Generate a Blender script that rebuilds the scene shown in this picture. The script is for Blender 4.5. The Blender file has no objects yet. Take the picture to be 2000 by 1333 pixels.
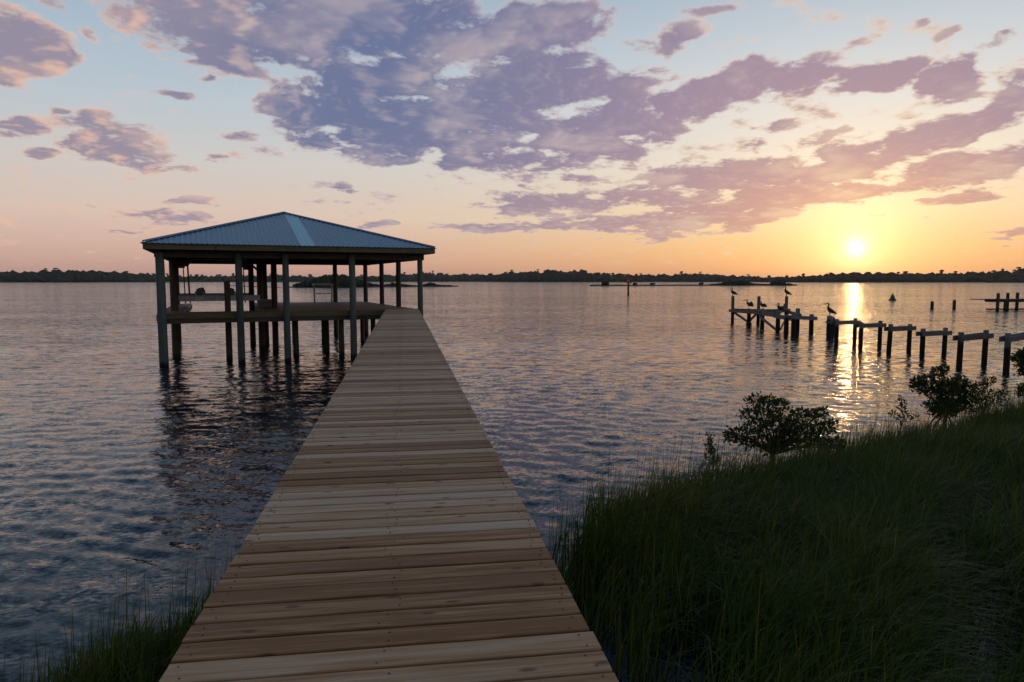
import bpy, bmesh, math, random
import numpy as np
from mathutils import Vector, Matrix

scene = bpy.context.scene
R = math.radians

# ------------------------------------------------------------------ camera
CAM_Z = 3.83
cam_data = bpy.data.cameras.new("camera")
cam_data.sensor_width = 36.0
cam_data.lens = 24.0
cam_data.clip_start = 0.05
cam_data.clip_end = 30000.0
camera = bpy.data.objects.new("camera", cam_data)
scene.collection.objects.link(camera)
camera.location = (0.0, 0.0, CAM_Z)
camera.rotation_euler = (R(90.0 - 5.10), 0.0, R(-9.02))
scene.camera = camera

# ------------------------------------------------------------------ exposure
scene.render.engine = 'CYCLES'
scene.cycles.use_denoising = True
scene.cycles.max_bounces = 8
scene.cycles.sample_clamp_indirect = 6.0
scene.cycles.caustics_reflective = False
scene.cycles.caustics_refractive = False
scene.view_settings.view_transform = 'Standard'
scene.view_settings.look = 'None'
scene.view_settings.exposure = 0.0
scene.view_settings.gamma = 1.0

# ------------------------------------------------------------------ sky
SUN_DIR = Vector((0.5814, 0.8126, 0.0414)).normalized()
SUN_EL = math.asin(SUN_DIR.z)
SUN_AZ = math.atan2(SUN_DIR.x, SUN_DIR.y)          # clockwise from +Y


def lin(r, g, b):
    return tuple(((c / 255.0) / 12.92 if c / 255.0 <= 0.04045 else ((c / 255.0 + 0.055) / 1.055) ** 2.4) for c in (r, g, b))


class NT:
    """small helper for writing node trees as expressions"""

    def __init__(self, tree):
        self.t = tree

    def node(self, kind, **kw):
        n = self.t.nodes.new(kind)
        for k, v in kw.items():
            setattr(n, k, v)
        return n

    def put(self, sock, v):
        if v is None:
            return
        if isinstance(v, bpy.types.NodeSocket):
            self.t.links.new(v, sock)
        else:
            if sock.type == 'RGBA' and isinstance(v, (tuple, list)) and len(v) == 3:
                v = (*v, 1.0)
            sock.default_value = v

    def math(self, op, a, b=None, c=None, clamp=False):
        n = self.node('ShaderNodeMath', operation=op, use_clamp=clamp)
        for i, v in enumerate((a, b, c)):
            self.put(n.inputs[i], v)
        return n.outputs[0]

    def vmath(self, op, a, b=None, c=None, scale=None):
        n = self.node('ShaderNodeVectorMath', operation=op)
        for i, v in enumerate((a, b, c)):
            if v is not None:
                self.put(n.inputs[i], v)
        if scale is not None:
            self.put(n.inputs['Scale'], scale)
        return n.outputs['Value'] if op in ('DOT_PRODUCT', 'LENGTH', 'DISTANCE') else n.outputs[0]

    def sep(self, v):
        n = self.node('ShaderNodeSeparateXYZ')
        self.put(n.inputs[0], v)
        return n.outputs

    def comb(self, x, y, z):
        n = self.node('ShaderNodeCombineXYZ')
        for i, v in enumerate((x, y, z)):
            self.put(n.inputs[i], v)
        return n.outputs[0]

    def maprange(self, v, a, b, c=0.0, d=1.0, smooth=True):
        n = self.node('ShaderNodeMapRange', interpolation_type='SMOOTHSTEP' if smooth else 'LINEAR')
        self.put(n.inputs[0], v)
        for i, q in enumerate((a, b, c, d)):
            self.put(n.inputs[i + 1], q)
        return n.outputs[0]

    def mix(self, f, a, b, blend='MIX', clamp=False):
        n = self.node('ShaderNodeMix', data_type='RGBA', blend_type=blend)
        n.clamp_result = clamp
        self.put(n.inputs[0], f)
        self.put(n.inputs[6], a)
        self.put(n.inputs[7], b)
        return n.outputs[2]

    def ramp(self, v, stops, interp='LINEAR'):
        n = self.node('ShaderNodeValToRGB')
        cr = n.color_ramp
        cr.interpolation = interp
        while len(cr.elements) < len(stops):
            cr.elements.new(0.5)
        for e, (p, c) in zip(cr.elements, stops):
            e.position = p
            e.color = (*c, 1.0) if len(c) == 3 else c
        self.put(n.inputs[0], v)
        return n.outputs[0]

    def noise(self, vec, scale, detail=4.0, rough=0.55, distort=0.0, out=0, dim='3D', lac=2.0):
        n = self.node('ShaderNodeTexNoise', noise_dimensions=dim)
        self.put(n.inputs['Vector'], vec)
        self.put(n.inputs['Scale'], scale)
        self.put(n.inputs['Detail'], detail)
        self.put(n.inputs['Roughness'], rough)
        self.put(n.inputs['Lacunarity'], lac)
        self.put(n.inputs['Distortion'], distort)
        return n.outputs[out]

    def mapping(self, vec, loc=(0, 0, 0), rot=(0, 0, 0), scale=(1, 1, 1), kind='POINT'):
        n = self.node('ShaderNodeMapping', vector_type=kind)
        self.put(n.inputs['Vector'], vec)
        n.inputs['Location'].default_value = loc
        n.inputs['Rotation'].default_value = rot
        n.inputs['Scale'].default_value = scale
        return n.outputs[0]


# cloud banks: azimuth (clockwise from +Y) and elevation in degrees, half width, half height, tilt, weight
CLOUDS = [
    (-13.75, 18.12, 8.08, 2.51, -6, 1), (-3.22, 19.48, 12.87, 2.95, 0, 1), (9.85, 19.18, 7.83, 2.68, 5, 1), (-0.9, 15.48, 9.64, 2.3, 0, 1),
    (11.52, 15.31, 9.5, 2.83, 3, 1), (-5.74, 12.8, 5.86, 2.07, 0, 1), (3.16, 12.58, 11.47, 3.1, 0, 1.05), (16.53, 12.15, 7.79, 3.11, 5, 1),
    (-5.78, 10.9, 4.32, 1.15, 0, 0.85), (-0.99, 10.12, 4.89, 1.1, 0, 0.8), (6.07, 9.86, 4.61, 1.2, 4, 0.8), (11.55, 9.86, 5.45, 1.4, 8, 0.85),
    (19.82, 11.07, 3.24, 1.48, 8, 0.8), (26.05, 14.32, 8.36, 2.01, 8, 1.08), (31.2, 14.94, 4.64, 1.69, 8, 1), (36.68, 14.39, 3.11, 1.22, 6, 1),
    (40.79, 13.38, 2.87, 1.58, 8, 1), (44.06, 11.53, 3.09, 1.29, 22, 0.95), (27.87, 16.32, 2.24, 0.88, 10, 0.7), (21.29, 18.07, 2.38, 1.24, 30, 0.6),
    (18.09, 17.35, 2.43, 1.45, 20, 0.65), (40.66, 9.97, 7.01, 1.36, 18, 1), (34.24, 8.58, 8.61, 1.65, 10, 1), (41.67, 7.65, 5.99, 1.31, 8, 0.95),
    (26.61, 8.07, 8.78, 1.75, 4, 1), (20.71, 6.88, 7.67, 1.05, 0, 0.8), (31.14, 6.32, 9.41, 1.3, 6, 1), (24.75, 4.97, 9.38, 1.44, 5, 1),
    (17.46, 4.49, 7.86, 0.91, 0, 0.85), (11.56, 6.4, 6.32, 1.15, -3, 0.95), (8.17, 4.54, 5.93, 0.67, 0, 0.8), (13.24, 8.23, 3.78, 0.73, 0, 0.6),
    (42.05, 5.9, 3.27, 0.52, 5, 0.85), (44.65, 3.15, 1.97, 0.38, 6, 0.75), (-26.24, 15.25, 2.91, 1.91, 10, 1), (-26.64, 12.87, 1.52, 0.79, -20, 0.6),
    (-21.22, 10.35, 3.61, 1.24, 0, 0.95), (-20.34, 8.8, 4.16, 1.2, 0, 0.98), (-26.4, 9.77, 1.95, 0.85, 0, 0.9), (-23.46, 11.11, 1.19, 0.37, 0, 0.75),
    (-25.5, 8.23, 1.14, 0.4, 0, 0.7), (-17.62, 13.77, 1.74, 0.45, -4, 0.85), (-15.6, 15.27, 0.76, 0.48, 0, 0.6), (-13.53, 14.66, 0.5, 0.28, 0, 0.55),
    (-22.51, 16.93, 0.6, 0.63, 0, 0.55), (-23.97, 18.01, 1.31, 0.67, 0, 0.7), (-19.56, 18.67, 1.28, 0.63, 0, 0.7), (-17.22, 4.53, 3.42, 0.64, -2, 0.75),
    (-15.79, 5.86, 2.44, 0.38, -3, 0.7), (-20.25, 3.6, 2.43, 0.29, 0, 0.6), (-21.94, 4.97, 0.94, 0.29, 0, 0.6), (-4.88, 7.34, 1.75, 0.52, 0, 0.8),
    (-2.63, 4.82, 1.71, 0.49, 0, 0.75), (-4.3, 6.0, 2.21, 0.32, -2, 0.55), (-9.47, 10.06, 2.84, 0.76, -6, 0.55), (-14.26, 9.16, 1.42, 0.45, 0, 0.5),
    (-11.5, 10.57, 1.84, 0.67, 0, 0.5), (43.03, 15.01, 2.43, 0.75, 22, 0.75), (41.22, 16.5, 1.78, 0.38, 15, 0.5), (35.59, 16.63, 1.83, 0.53, 10, 0.5),
    (39.96, 17.71, 0.61, 0.31, 0, 0.55), (30.95, 11.75, 2.17, 0.58, 10, 0.7), (33.48, 10.46, 2.44, 0.58, 8, 0.65), (28.42, 10.83, 2.24, 0.75, 20, 0.6),
    (24.35, 20.26, 3.46, 0.54, 0, 0.55), (18.04, 20.61, 2.42, 0.48, 0, 0.6), (32.78, 10.51, 16.68, 5.46, 8, 0.27), (14.07, 8.63, 13.57, 3.03, 5, 0.27),
    (32.51, 17.53, 14.85, 2.35, 8, 0.16), (-19.7, 5.08, 10.75, 2.19, 0, 0.17), (-3.5, 6.06, 10.41, 2.02, 0, 0.16), (-19.62, 14.2, 9.63, 2.69, 0, 0.1),
]

world = bpy.data.worlds.new("World")
scene.world = world
world.use_nodes = True
wt = world.node_tree
wt.nodes.clear()
W = NT(wt)
direction = W.vmath('NORMALIZE', W.node('ShaderNodeTexCoord').outputs['Generated'])
dx, dy, dz = W.sep(direction)
el = W.math('MULTIPLY', W.math('ARCSINE', dz), 180.0 / math.pi)
az = W.math('MULTIPLY', W.math('ARCTAN2', dx, dy), 180.0 / math.pi)
gam = W.math('MULTIPLY', W.math('ARCCOSINE', W.math('MINIMUM', W.vmath('DOT_PRODUCT', direction, tuple(SUN_DIR)), 1.0)), 180.0 / math.pi)
elp = W.math('DIVIDE', W.math('MAXIMUM', el, 0.0), 45.0)

# clear air: the measured dusk gradient away from the sun and towards it
cool = W.ramp(elp, [(0.0, lin(198, 155, 143)), (2.5 / 45, lin(218, 182, 166)), (5 / 45, lin(224, 200, 186)),
                    (9 / 45, lin(211, 207, 203)), (13 / 45, lin(191, 203, 212)), (18 / 45, lin(172, 191, 207)),
                    (24 / 45, lin(148, 173, 195)), (35 / 45, lin(102, 136, 170)), (1.0, lin(80, 112, 154))])
warm = W.ramp(elp, [(0.0, lin(240, 164, 108)), (2.5 / 45, lin(249, 196, 134)), (5 / 45, lin(247, 219, 174)),
                    (9 / 45, lin(241, 229, 211)), (13 / 45, lin(230, 228, 223)), (18 / 45, lin(203, 213, 221)),
                    (24 / 45, lin(172, 192, 209)), (35 / 45, lin(112, 146, 180)), (1.0, lin(80, 116, 160))])
toward = W.math('POWER', 2.718, W.math('MULTIPLY', W.math('POWER', W.math('DIVIDE', gam, 30.0), 2.0), -1.0))
air = W.mix(toward, cool, warm)
# the sky opposite the sunset is dimmer
back = W.maprange(gam, 55.0, 140.0, 1.0, 0.42)
air = W.mix(1.0, air, W.comb(back, back, back), 'MULTIPLY')
nishita = W.node('ShaderNodeTexSky', sky_type='NISHITA')
nishita.sun_disc = False
nishita.sun_elevation = SUN_EL
nishita.sun_rotation = SUN_AZ
nishita.altitude = 0.0
nishita.air_density = 1.0
nishita.dust_density = 1.5
nishita.ozone_density = 2.0
SKY_STRENGTH = 0.06
air = W.mix(0.06, air, W.vmath('SCALE', nishita.outputs[0], scale=SKY_STRENGTH))


def expfall(deg, power=1.0):
    return W.math('POWER', 2.718, W.math('MULTIPLY', W.math('POWER', W.math('DIVIDE', gam, deg), power), -1.0))


# ---- clouds
q = W.math('ADD', W.math('MAXIMUM', dz, 0.0), 0.20)
plane = W.comb(W.math('DIVIDE', dx, q), W.math('DIVIDE', dy, q), 0.0)
sunshift = W.vmath('NORMALIZE', W.vmath('ADD', direction, tuple(Vector((SUN_DIR.x, SUN_DIR.y, 0.25)) * 0.022)))
sx, sy, sz = W.sep(sunshift)
q2 = W.math('ADD', W.math('MAXIMUM', sz, 0.0), 0.20)
plane2 = W.comb(W.math('DIVIDE', sx, q2), W.math('DIVIDE', sy, q2), 0.0)


warp = W.noise(plane, 2.1, 3.0, 0.55, out=1, dim='2D')
warp = W.vmath('SCALE', W.vmath('SUBTRACT', warp, (0.5, 0.5, 0.5)), scale=0.26)


def cloud_noise(vec, detail):
    return W.math('SUBTRACT', W.noise(W.vmath('MULTIPLY_ADD', warp, (0.4, 0.4, 0.0), vec), 6.2, detail, 0.645, dim='2D'), 0.5)


# each bank is an ellipse in (azimuth, elevation): weight * (1 - distance^2), written as a quadratic form
wx, wy, _ = W.sep(warp)
azw = W.math('MULTIPLY_ADD', wx, 24.0, az)
elw = W.math('MULTIPLY_ADD', wy, 10.0, el)
lin1 = W.comb(azw, elw, 1.0)
quad = W.comb(W.math('MULTIPLY', azw, azw), W.math('MULTIPLY', azw, elw), W.math('MULTIPLY', elw, elw))
mask = None
for (a0, e0, ra, re, rot, wgt) in CLOUDS:
    c, s_ = math.cos(R(rot)), math.sin(R(rot))
    ra, re = ra * 1.2, re * 1.2
    A = c * c / ra ** 2 + s_ * s_ / re ** 2
    B = 2 * c * s_ * (1 / ra ** 2 - 1 / re ** 2)
    C = s_ * s_ / ra ** 2 + c * c / re ** 2
    D, E_, F = -2 * A * a0 - B * e0, -2 * C * e0 - B * a0, A * a0 * a0 + B * a0 * e0 + C * e0 * e0
    v = W.math('ADD', W.vmath('DOT_PRODUCT', quad, (-wgt * A, -wgt * B, -wgt * C)),
               W.vmath('DOT_PRODUCT', lin1, (-wgt * D, -wgt * E_, wgt * (1 - F))))
    mask = v if mask is None else W.math('MAXIMUM', mask, v)
# beyond the banks seen in the frame the same broken cloud goes on overhead and all round
scatter = W.maprange(W.noise(plane, 0.9, 3.0, 0.5, dim='2D'), 0.52, 0.72, -0.2, 0.8)
elsewhere = W.math('MAXIMUM', W.maprange(el, 20.0, 30.0), W.maprange(W.math('ABSOLUTE', W.math('SUBTRACT', az, 9.0)), 38.0, 52.0))
mask = W.math('MAXIMUM', mask, W.math('MULTIPLY', scatter, elsewhere))
mask = W.math('MAXIMUM', mask, 0.02)
n1 = cloud_noise(plane, 8.5)
n2 = cloud_noise(plane, 3.0)
n3 = cloud_noise(plane2, 3.0)
bank = W.math('MULTIPLY_ADD', mask, 1.4, -0.50)
val = W.math('MULTIPLY_ADD', n1, 3.3, bank)
dens = W.math('MULTIPLY', W.maprange(val, -0.18, 0.42), W.maprange(el, 0.6, 2.0))
thick = W.maprange(W.math('MULTIPLY_ADD', n2, 0.7, W.math('MULTIPLY_ADD', n1, 1.6, bank)), -0.12, 0.46)
sunside = W.maprange(W.math('SUBTRACT', n2, n3), -0.02, 0.26)
patch = W.math('MULTIPLY', W.maprange(W.noise(plane, 3.1, 4.0, 0.55, dim='2D'), 0.48, 0.76), 0.42)
near = expfall(15.0, 1.7)
leftish = W.maprange(gam, 40.0, 60.0)
low = W.maprange(el, 3.0, 12.0, 1.0, 0.0)
shade = W.mix(W.maprange(gam, 14.0, 40.0), lin(138, 126, 156), lin(101, 111, 149))
shade = W.mix(W.math('MULTIPLY', low, 0.62), shade, lin(178, 154, 162))
shade = W.mix(near, shade, W.mix(low, lin(186, 148, 152), lin(222, 160, 136)))
shade = W.mix(W.math('MULTIPLY', leftish, 0.55), shade, lin(176, 156, 164))
lit = W.mix(near, W.mix(leftish, lin(216, 194, 190), lin(238, 194, 168)), lin(255, 226, 176))
face = W.math('MULTIPLY', sunside, W.math('MULTIPLY_ADD', leftish, 0.5, 0.28))
face = W.math('ADD', face, W.math('MULTIPLY', patch, W.math('SUBTRACT', 1.0, face)))
body = W.mix(W.math('MULTIPLY', thick, W.math('SUBTRACT', 1.0, face)), lit, shade)
body = W.mix(1.0, body, W.comb(back, back, back), 'MULTIPLY')
opac = W.math('MULTIPLY', dens, 0.93)
sky = W.mix(opac, air, body)

# ---- aureole of the low sun and its disc, veiled by thin haze
veil = W.math('MULTIPLY_ADD', opac, -0.55, 1.0)


def addglow(base, amount, col):
    return W.vmath('ADD', base, W.vmath('SCALE', col, scale=amount))


sky = addglow(sky, W.math('MULTIPLY', expfall(7.5), veil), (0.44, 0.23, 0.05))
sky = addglow(sky, W.math('MULTIPLY', expfall(2.4, 1.0), veil), (1.0, 0.68, 0.30))
sky = addglow(sky, expfall(0.36, 1.0), (2.4, 2.1, 1.7))
below = W.maprange(el, -1.5, -0.2, 1.0, 0.0)
sky = W.mix(below, sky, lin(70, 66, 72))
bg = W.node('ShaderNodeBackground')
W.put(bg.inputs[0], sky)
bg.inputs[1].default_value = 1.0
wo = W.node('ShaderNodeOutputWorld')
wt.links.new(bg.outputs[0], wo.inputs[0])
world.cycles.sampling_method = 'MANUAL'
world.cycles.sample_map_resolution = 1024

# ------------------------------------------------------------------ sun
sun_data = bpy.data.lights.new("sun", 'SUN')
sun_data.energy = 0.03
sun_data.angle = R(0.6)
sun_data.color = (1.0, 0.52, 0.20)
sun = bpy.data.objects.new("sun", sun_data)
scene.collection.objects.link(sun)
sun.location = SUN_DIR * 300.0
sun.rotation_euler = (-SUN_DIR).to_track_quat('-Z', 'Y').to_euler()

# ------------------------------------------------------------------ helpers
rng = np.random.default_rng(7)
rnd = random.Random(11)


def link(o):
    scene.collection.objects.link(o)
    return o


def tag(o, label=None, cat=None, group=None, kind=None):
    if label:
        o["label"] = label
    if cat:
        o["category"] = cat
    if group:
        o["group"] = group
    if kind:
        o["kind"] = kind
    return o


def empty(name, loc=(0, 0, 0), rz=0.0):
    o = bpy.data.objects.new(name, None)
    o.location = loc
    o.rotation_euler = (0, 0, rz)
    o.empty_display_size = 0.2
    return link(o)


def mesh_np(name, verts, faces_flat, sizes):
    """mesh from numpy arrays: verts (n,3), flat vertex indices and loop counts"""
    me = bpy.data.meshes.new(name)
    verts = np.asarray(verts, dtype=np.float32)
    faces_flat = np.asarray(faces_flat, dtype=np.int32)
    sizes = np.asarray(sizes, dtype=np.int32)
    me.vertices.add(len(verts))
    me.vertices.foreach_set("co", verts.ravel())
    me.loops.add(len(faces_flat))
    me.loops.foreach_set("vertex_index", faces_flat)
    me.polygons.add(len(sizes))
    starts = np.concatenate(([0], np.cumsum(sizes)[:-1])).astype(np.int32)
    me.polygons.foreach_set("loop_start", starts)
    me.polygons.foreach_set("loop_total", sizes)
    me.update(calc_edges=True)
    me.validate()
    return me


class MB:
    """collects shapes and turns them into one mesh object"""

    def __init__(self):
        self.v, self.f, self.m = [], [], []

    def add(self, verts, faces, mat=0):
        b = len(self.v)
        self.v += [tuple(p) for p in verts]
        self.f += [tuple(b + i for i in f) for f in faces]
        self.m += [mat] * len(faces)
        return self

    def box(self, c, s, mat=0, rz=0.0):
        x, y, z = s[0] / 2, s[1] / 2, s[2] / 2
        ca, sa = math.cos(rz), math.sin(rz)
        vs = []
        for dz_ in (-z, z):
            for (a, b) in ((-x, -y), (x, -y), (x, y), (-x, y)):
                vs.append((c[0] + a * ca - b * sa, c[1] + a * sa + b * ca, c[2] + dz_))
        return self.add(vs, [(3, 2, 1, 0), (4, 5, 6, 7), (0, 1, 5, 4), (1, 2, 6, 5), (2, 3, 7, 6), (3, 0, 4, 7)], mat)

    def beam(self, p0, p1, w, h, mat=0, ref=(0, 0, 1)):
        p0, p1 = Vector(p0), Vector(p1)
        d = (p1 - p0).normalized()
        r = d.cross(Vector(ref))
        if r.length < 1e-4:
            r = d.cross(Vector((0, 1, 0)))
        r.normalize()
        t = r.cross(d).normalized()
        vs = []
        for p in (p0, p1):
            for (a, b) in ((-1, -1), (1, -1), (1, 1), (-1, 1)):
                vs.append(p + r * (a * w / 2) + t * (b * h / 2))
        return self.add(vs, [(0, 1, 2, 3), (7, 6, 5, 4), (4, 5, 1, 0), (5, 6, 2, 1), (6, 7, 3, 2), (7, 4, 0, 3)], mat)

    def tube(self, pts, rads, n=8, mat=0, squash=1.0, cap=True):
        """tube through points with a radius at each (parallel frames)"""
        pts = [Vector(p) for p in pts]
        rings = []
        prev = None
        for i, p in enumerate(pts):
            a = pts[max(i - 1, 0)]
            b = pts[min(i + 1, len(pts) - 1)]
            d = (b - a).normalized()
            if prev is None:
                r = d.cross(Vector((0, 1, 0)))
                if r.length < 0.1:
                    r = d.cross(Vector((1, 0, 0)))
            else:
                r = prev - d * prev.dot(d)
            r.normalize()
            prev = r
            t = d.cross(r).normalized()
            rad = rads[i] if isinstance(rads[i], tuple) else (rads[i], rads[i] * squash)
            rings.append([p + r * (math.cos(2 * math.pi * k / n) * rad[0]) + t * (math.sin(2 * math.pi * k / n) * rad[1]) for k in range(n)])
        vs = [q for ring in rings for q in ring]
        fs = []
        for i in range(len(rings) - 1):
            for k in range(n):
                fs.append((i * n + k, i * n + (k + 1) % n, (i + 1) * n + (k + 1) % n, (i + 1) * n + k))
        if cap:
            fs.append(tuple(range(n - 1, -1, -1)))
            fs.append(tuple((len(rings) - 1) * n + k for k in range(n)))
        return self.add(vs, fs, mat)

    def mesh(self, name, mats, smooth=False):
        me = bpy.data.meshes.new(name)
        me.from_pydata(self.v, [], self.f)
        for m in mats:
            me.materials.append(m)
        if len(mats) > 1:
            me.polygons.foreach_set("material_index", self.m)
        if smooth:
            me.polygons.foreach_set("use_smooth", [True] * len(me.polygons))
        me.validate()
        me.update()
        return me

    def build(self, name, mat, parent=None, smooth=False, loc=(0, 0, 0)):
        mats = mat if isinstance(mat, (list, tuple)) else [mat]
        o = bpy.data.objects.new(name, self.mesh(name, mats, smooth))
        o.location = loc
        o.parent = parent
        return link(o)


def child(name, me, parent, loc=(0, 0, 0), rot=(0, 0, 0)):
    o = bpy.data.objects.new(name, me)
    o.parent = parent
    o.location = loc
    o.rotation_euler = rot
    return link(o)


# ------------------------------------------------------------------ materials
def new_mat(name):
    m = bpy.data.materials.new(name)
    m.use_nodes = True
    m.node_tree.nodes.clear()
    N = NT(m.node_tree)
    b = N.node('ShaderNodeBsdfPrincipled')
    o = N.node('ShaderNodeOutputMaterial')
    m.node_tree.links.new(b.outputs[0], o.inputs[0])
    return m, N, b, o


def bump(N, b, height, strength, dist=0.01):
    n = N.node('ShaderNodeBump')
    n.inputs['Strength'].default_value = strength
    n.inputs['Distance'].default_value = dist
    N.put(n.inputs['Height'], height)
    N.t.links.new(n.outputs[0], b.inputs['Normal'])


def wood(name, dark, mid, light, axis=0, rough=0.6, grain=1.0, vary=1.0, knots=True, spec=0.35):
    """sawn timber: streaky grain along an object axis, knots and a tone of its own per piece"""
    m, N, b, o = new_mat(name)
    tc = N.node('ShaderNodeTexCoord').outputs['Object']
    info = N.node('ShaderNodeObjectInfo').outputs['Random']
    off = N.comb(N.math('MULTIPLY', info, 37.0), N.math('MULTIPLY', info, 91.0), N.math('MULTIPLY', info, 53.0))
    p = N.vmath('ADD', tc, off)
    sc = [34.0, 34.0, 34.0]
    sc[axis] = 1.1
    g = N.noise(N.mapping(p, scale=tuple(sc)), 1.0 * grain, 5.0, 0.62, 0.4)
    sc2 = [7.0, 7.0, 7.0]
    sc2[axis] = 0.55
    broad = N.noise(N.mapping(p, scale=tuple(sc2)), 1.0 * grain, 3.0, 0.5, 0.6)
    sc3 = [90.0, 90.0, 90.0]
    sc3[axis] = 3.0
    fine = N.noise(N.mapping(p, scale=tuple(sc3)), 1.0 * grain, 2.0, 0.5)
    tone = N.math('MULTIPLY_ADD', N.math('SUBTRACT', info, 0.5), 0.66 * vary, 0.5)
    tone = N.math('MULTIPLY_ADD', N.math('SUBTRACT', g, 0.5), 0.95, tone)
    tone = N.math('MULTIPLY_ADD', N.math('SUBTRACT', broad, 0.5), 0.75, tone)
    tone = N.math('MULTIPLY_ADD', N.math('SUBTRACT', fine, 0.5), 0.35, tone)
    scr = [9.0, 9.0, 9.0]
    scr[axis] = 0.42
    ring = N.math('SINE', N.math('MULTIPLY', N.noise(N.mapping(p, scale=tuple(scr)), 1.0 * grain, 1.5, 0.45, 0.2), 70.0))
    tone = N.math('MULTIPLY_ADD', ring, 0.06, tone)
    col = N.ramp(tone, [(0.2, dark), (0.5, mid), (0.85, light)])
    if knots:
        sk = [6.5, 6.5, 6.5]
        sk[axis] = 2.6
        sk[(axis + 2) % 3] = 0.01
        vo = N.node('ShaderNodeTexVoronoi', voronoi_dimensions='2D')
        N.put(vo.inputs['Vector'], N.mapping(p, scale=tuple(sk)))
        vo.inputs['Scale'].default_value = 1.0
        kn = N.maprange(vo.outputs['Distance'], 0.04, 0.13, 1.0, 0.0)
        keep = N.math('GREATER_THAN', N.sep(vo.outputs['Color'])[0], 0.6)
        col = N.mix(N.math('MULTIPLY', N.math('MULTIPLY', kn, keep), 0.75), col, tuple(c * 0.42 for c in dark))
    # a second random number tints whole pieces warmer or greyer
    r2 = N.math('FRACT', N.math('MULTIPLY', info, 17.31))
    col = N.mix(N.math('MULTIPLY', r2, 0.5 * vary), col, N.mix(1.0, col, (1.0, 1.10, 1.32), 'MULTIPLY'))
    N.put(b.inputs['Base Color'], col)
    N.put(b.inputs['Roughness'], N.math('MULTIPLY_ADD', g, 0.25, rough - 0.12))
    b.inputs['Specular IOR Level'].default_value = spec
    bump(N, b, N.math('ADD', g, N.math('MULTIPLY', fine, 0.6)), 0.45, 0.004)
    return m


def mottled(name, c0, c1, scale=3.0, rough=0.8, bump_s=0.3, bdist=0.02, spec=0.3, metal=0.0, stretch=(1, 1, 1), detail=5.0):
    m, N, b, o = new_mat(name)
    tc = N.node('ShaderNodeTexCoord').outputs['Object']
    info = N.node('ShaderNodeObjectInfo').outputs['Random']
    p = N.vmath('ADD', N.mapping(tc, scale=stretch), N.comb(N.math('MULTIPLY', info, 40.0), 0.0, N.math('MULTIPLY', info, 17.0)))
    n = N.noise(p, scale, detail, 0.6)
    N.put(b.inputs['Base Color'], N.ramp(n, [(0.3, c0), (0.7, c1)]))
    b.inputs['Roughness'].default_value = rough
    b.inputs['Specular IOR Level'].default_value = spec
    b.inputs['Metallic'].default_value = metal
    if bump_s:
        bump(N, b, n, bump_s, bdist)
    return m


M = {}
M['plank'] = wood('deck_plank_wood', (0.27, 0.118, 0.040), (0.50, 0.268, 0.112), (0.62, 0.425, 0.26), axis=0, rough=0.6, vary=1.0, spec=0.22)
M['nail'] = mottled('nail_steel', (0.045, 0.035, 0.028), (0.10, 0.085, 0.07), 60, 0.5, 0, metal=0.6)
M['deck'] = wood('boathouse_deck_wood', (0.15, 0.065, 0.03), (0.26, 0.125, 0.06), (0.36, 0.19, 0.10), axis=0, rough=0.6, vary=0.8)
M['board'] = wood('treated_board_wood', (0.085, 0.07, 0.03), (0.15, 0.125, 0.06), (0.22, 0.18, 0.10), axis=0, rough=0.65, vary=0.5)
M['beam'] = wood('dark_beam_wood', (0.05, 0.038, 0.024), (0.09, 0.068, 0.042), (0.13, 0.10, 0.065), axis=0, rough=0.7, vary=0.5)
M['pile'] = wood('treated_pile_wood', (0.055, 0.066, 0.052), (0.10, 0.115, 0.095), (0.16, 0.17, 0.145), axis=2, rough=0.7, vary=0.5, knots=True)
M['pile_dark'] = wood('dark_pile_wood', (0.04, 0.03, 0.022), (0.075, 0.055, 0.04), (0.11, 0.085, 0.06), axis=2, rough=0.75, vary=0.6, knots=False)


def wet_pile(name, dark, mid, light, line):
    """old grey pile: bleached above, dark with growth below the tide line"""
    m = wood(name, dark, mid, light, axis=2, rough=0.8, vary=0.5, knots=False)
    N = NT(m.node_tree)
    b = next(n for n in m.node_tree.nodes if n.type == 'BSDF_PRINCIPLED')
    src = b.inputs['Base Color'].links[0].from_socket
    geo = N.node('ShaderNodeNewGeometry').outputs['Position']
    z = N.sep(geo)[2]
    edge = N.math('MULTIPLY_ADD', N.noise(geo, 5.0, 3.0), 0.5, line - 0.25)
    wet = N.maprange(N.math('SUBTRACT', z, edge), -0.12, 0.12, 1.0, 0.0)
    N.put(b.inputs['Base Color'], N.mix(wet, src, (0.016, 0.012, 0.010)))
    return m


M['old_pile'] = wet_pile('old_grey_pile', (0.10, 0.095, 0.09), (0.20, 0.19, 0.18), (0.33, 0.32, 0.31), 1.15)
M['old_beam'] = wood('old_grey_beam', (0.085, 0.08, 0.075), (0.17, 0.16, 0.15), (0.27, 0.26, 0.25), axis=0, rough=0.8, vary=0.5, knots=False)
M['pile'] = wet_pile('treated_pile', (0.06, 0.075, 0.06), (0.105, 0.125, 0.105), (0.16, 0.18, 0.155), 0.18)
M['pile_dark'] = wet_pile('shaded_pile', (0.045, 0.034, 0.025), (0.08, 0.06, 0.045), (0.115, 0.09, 0.065), 0.18)


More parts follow.
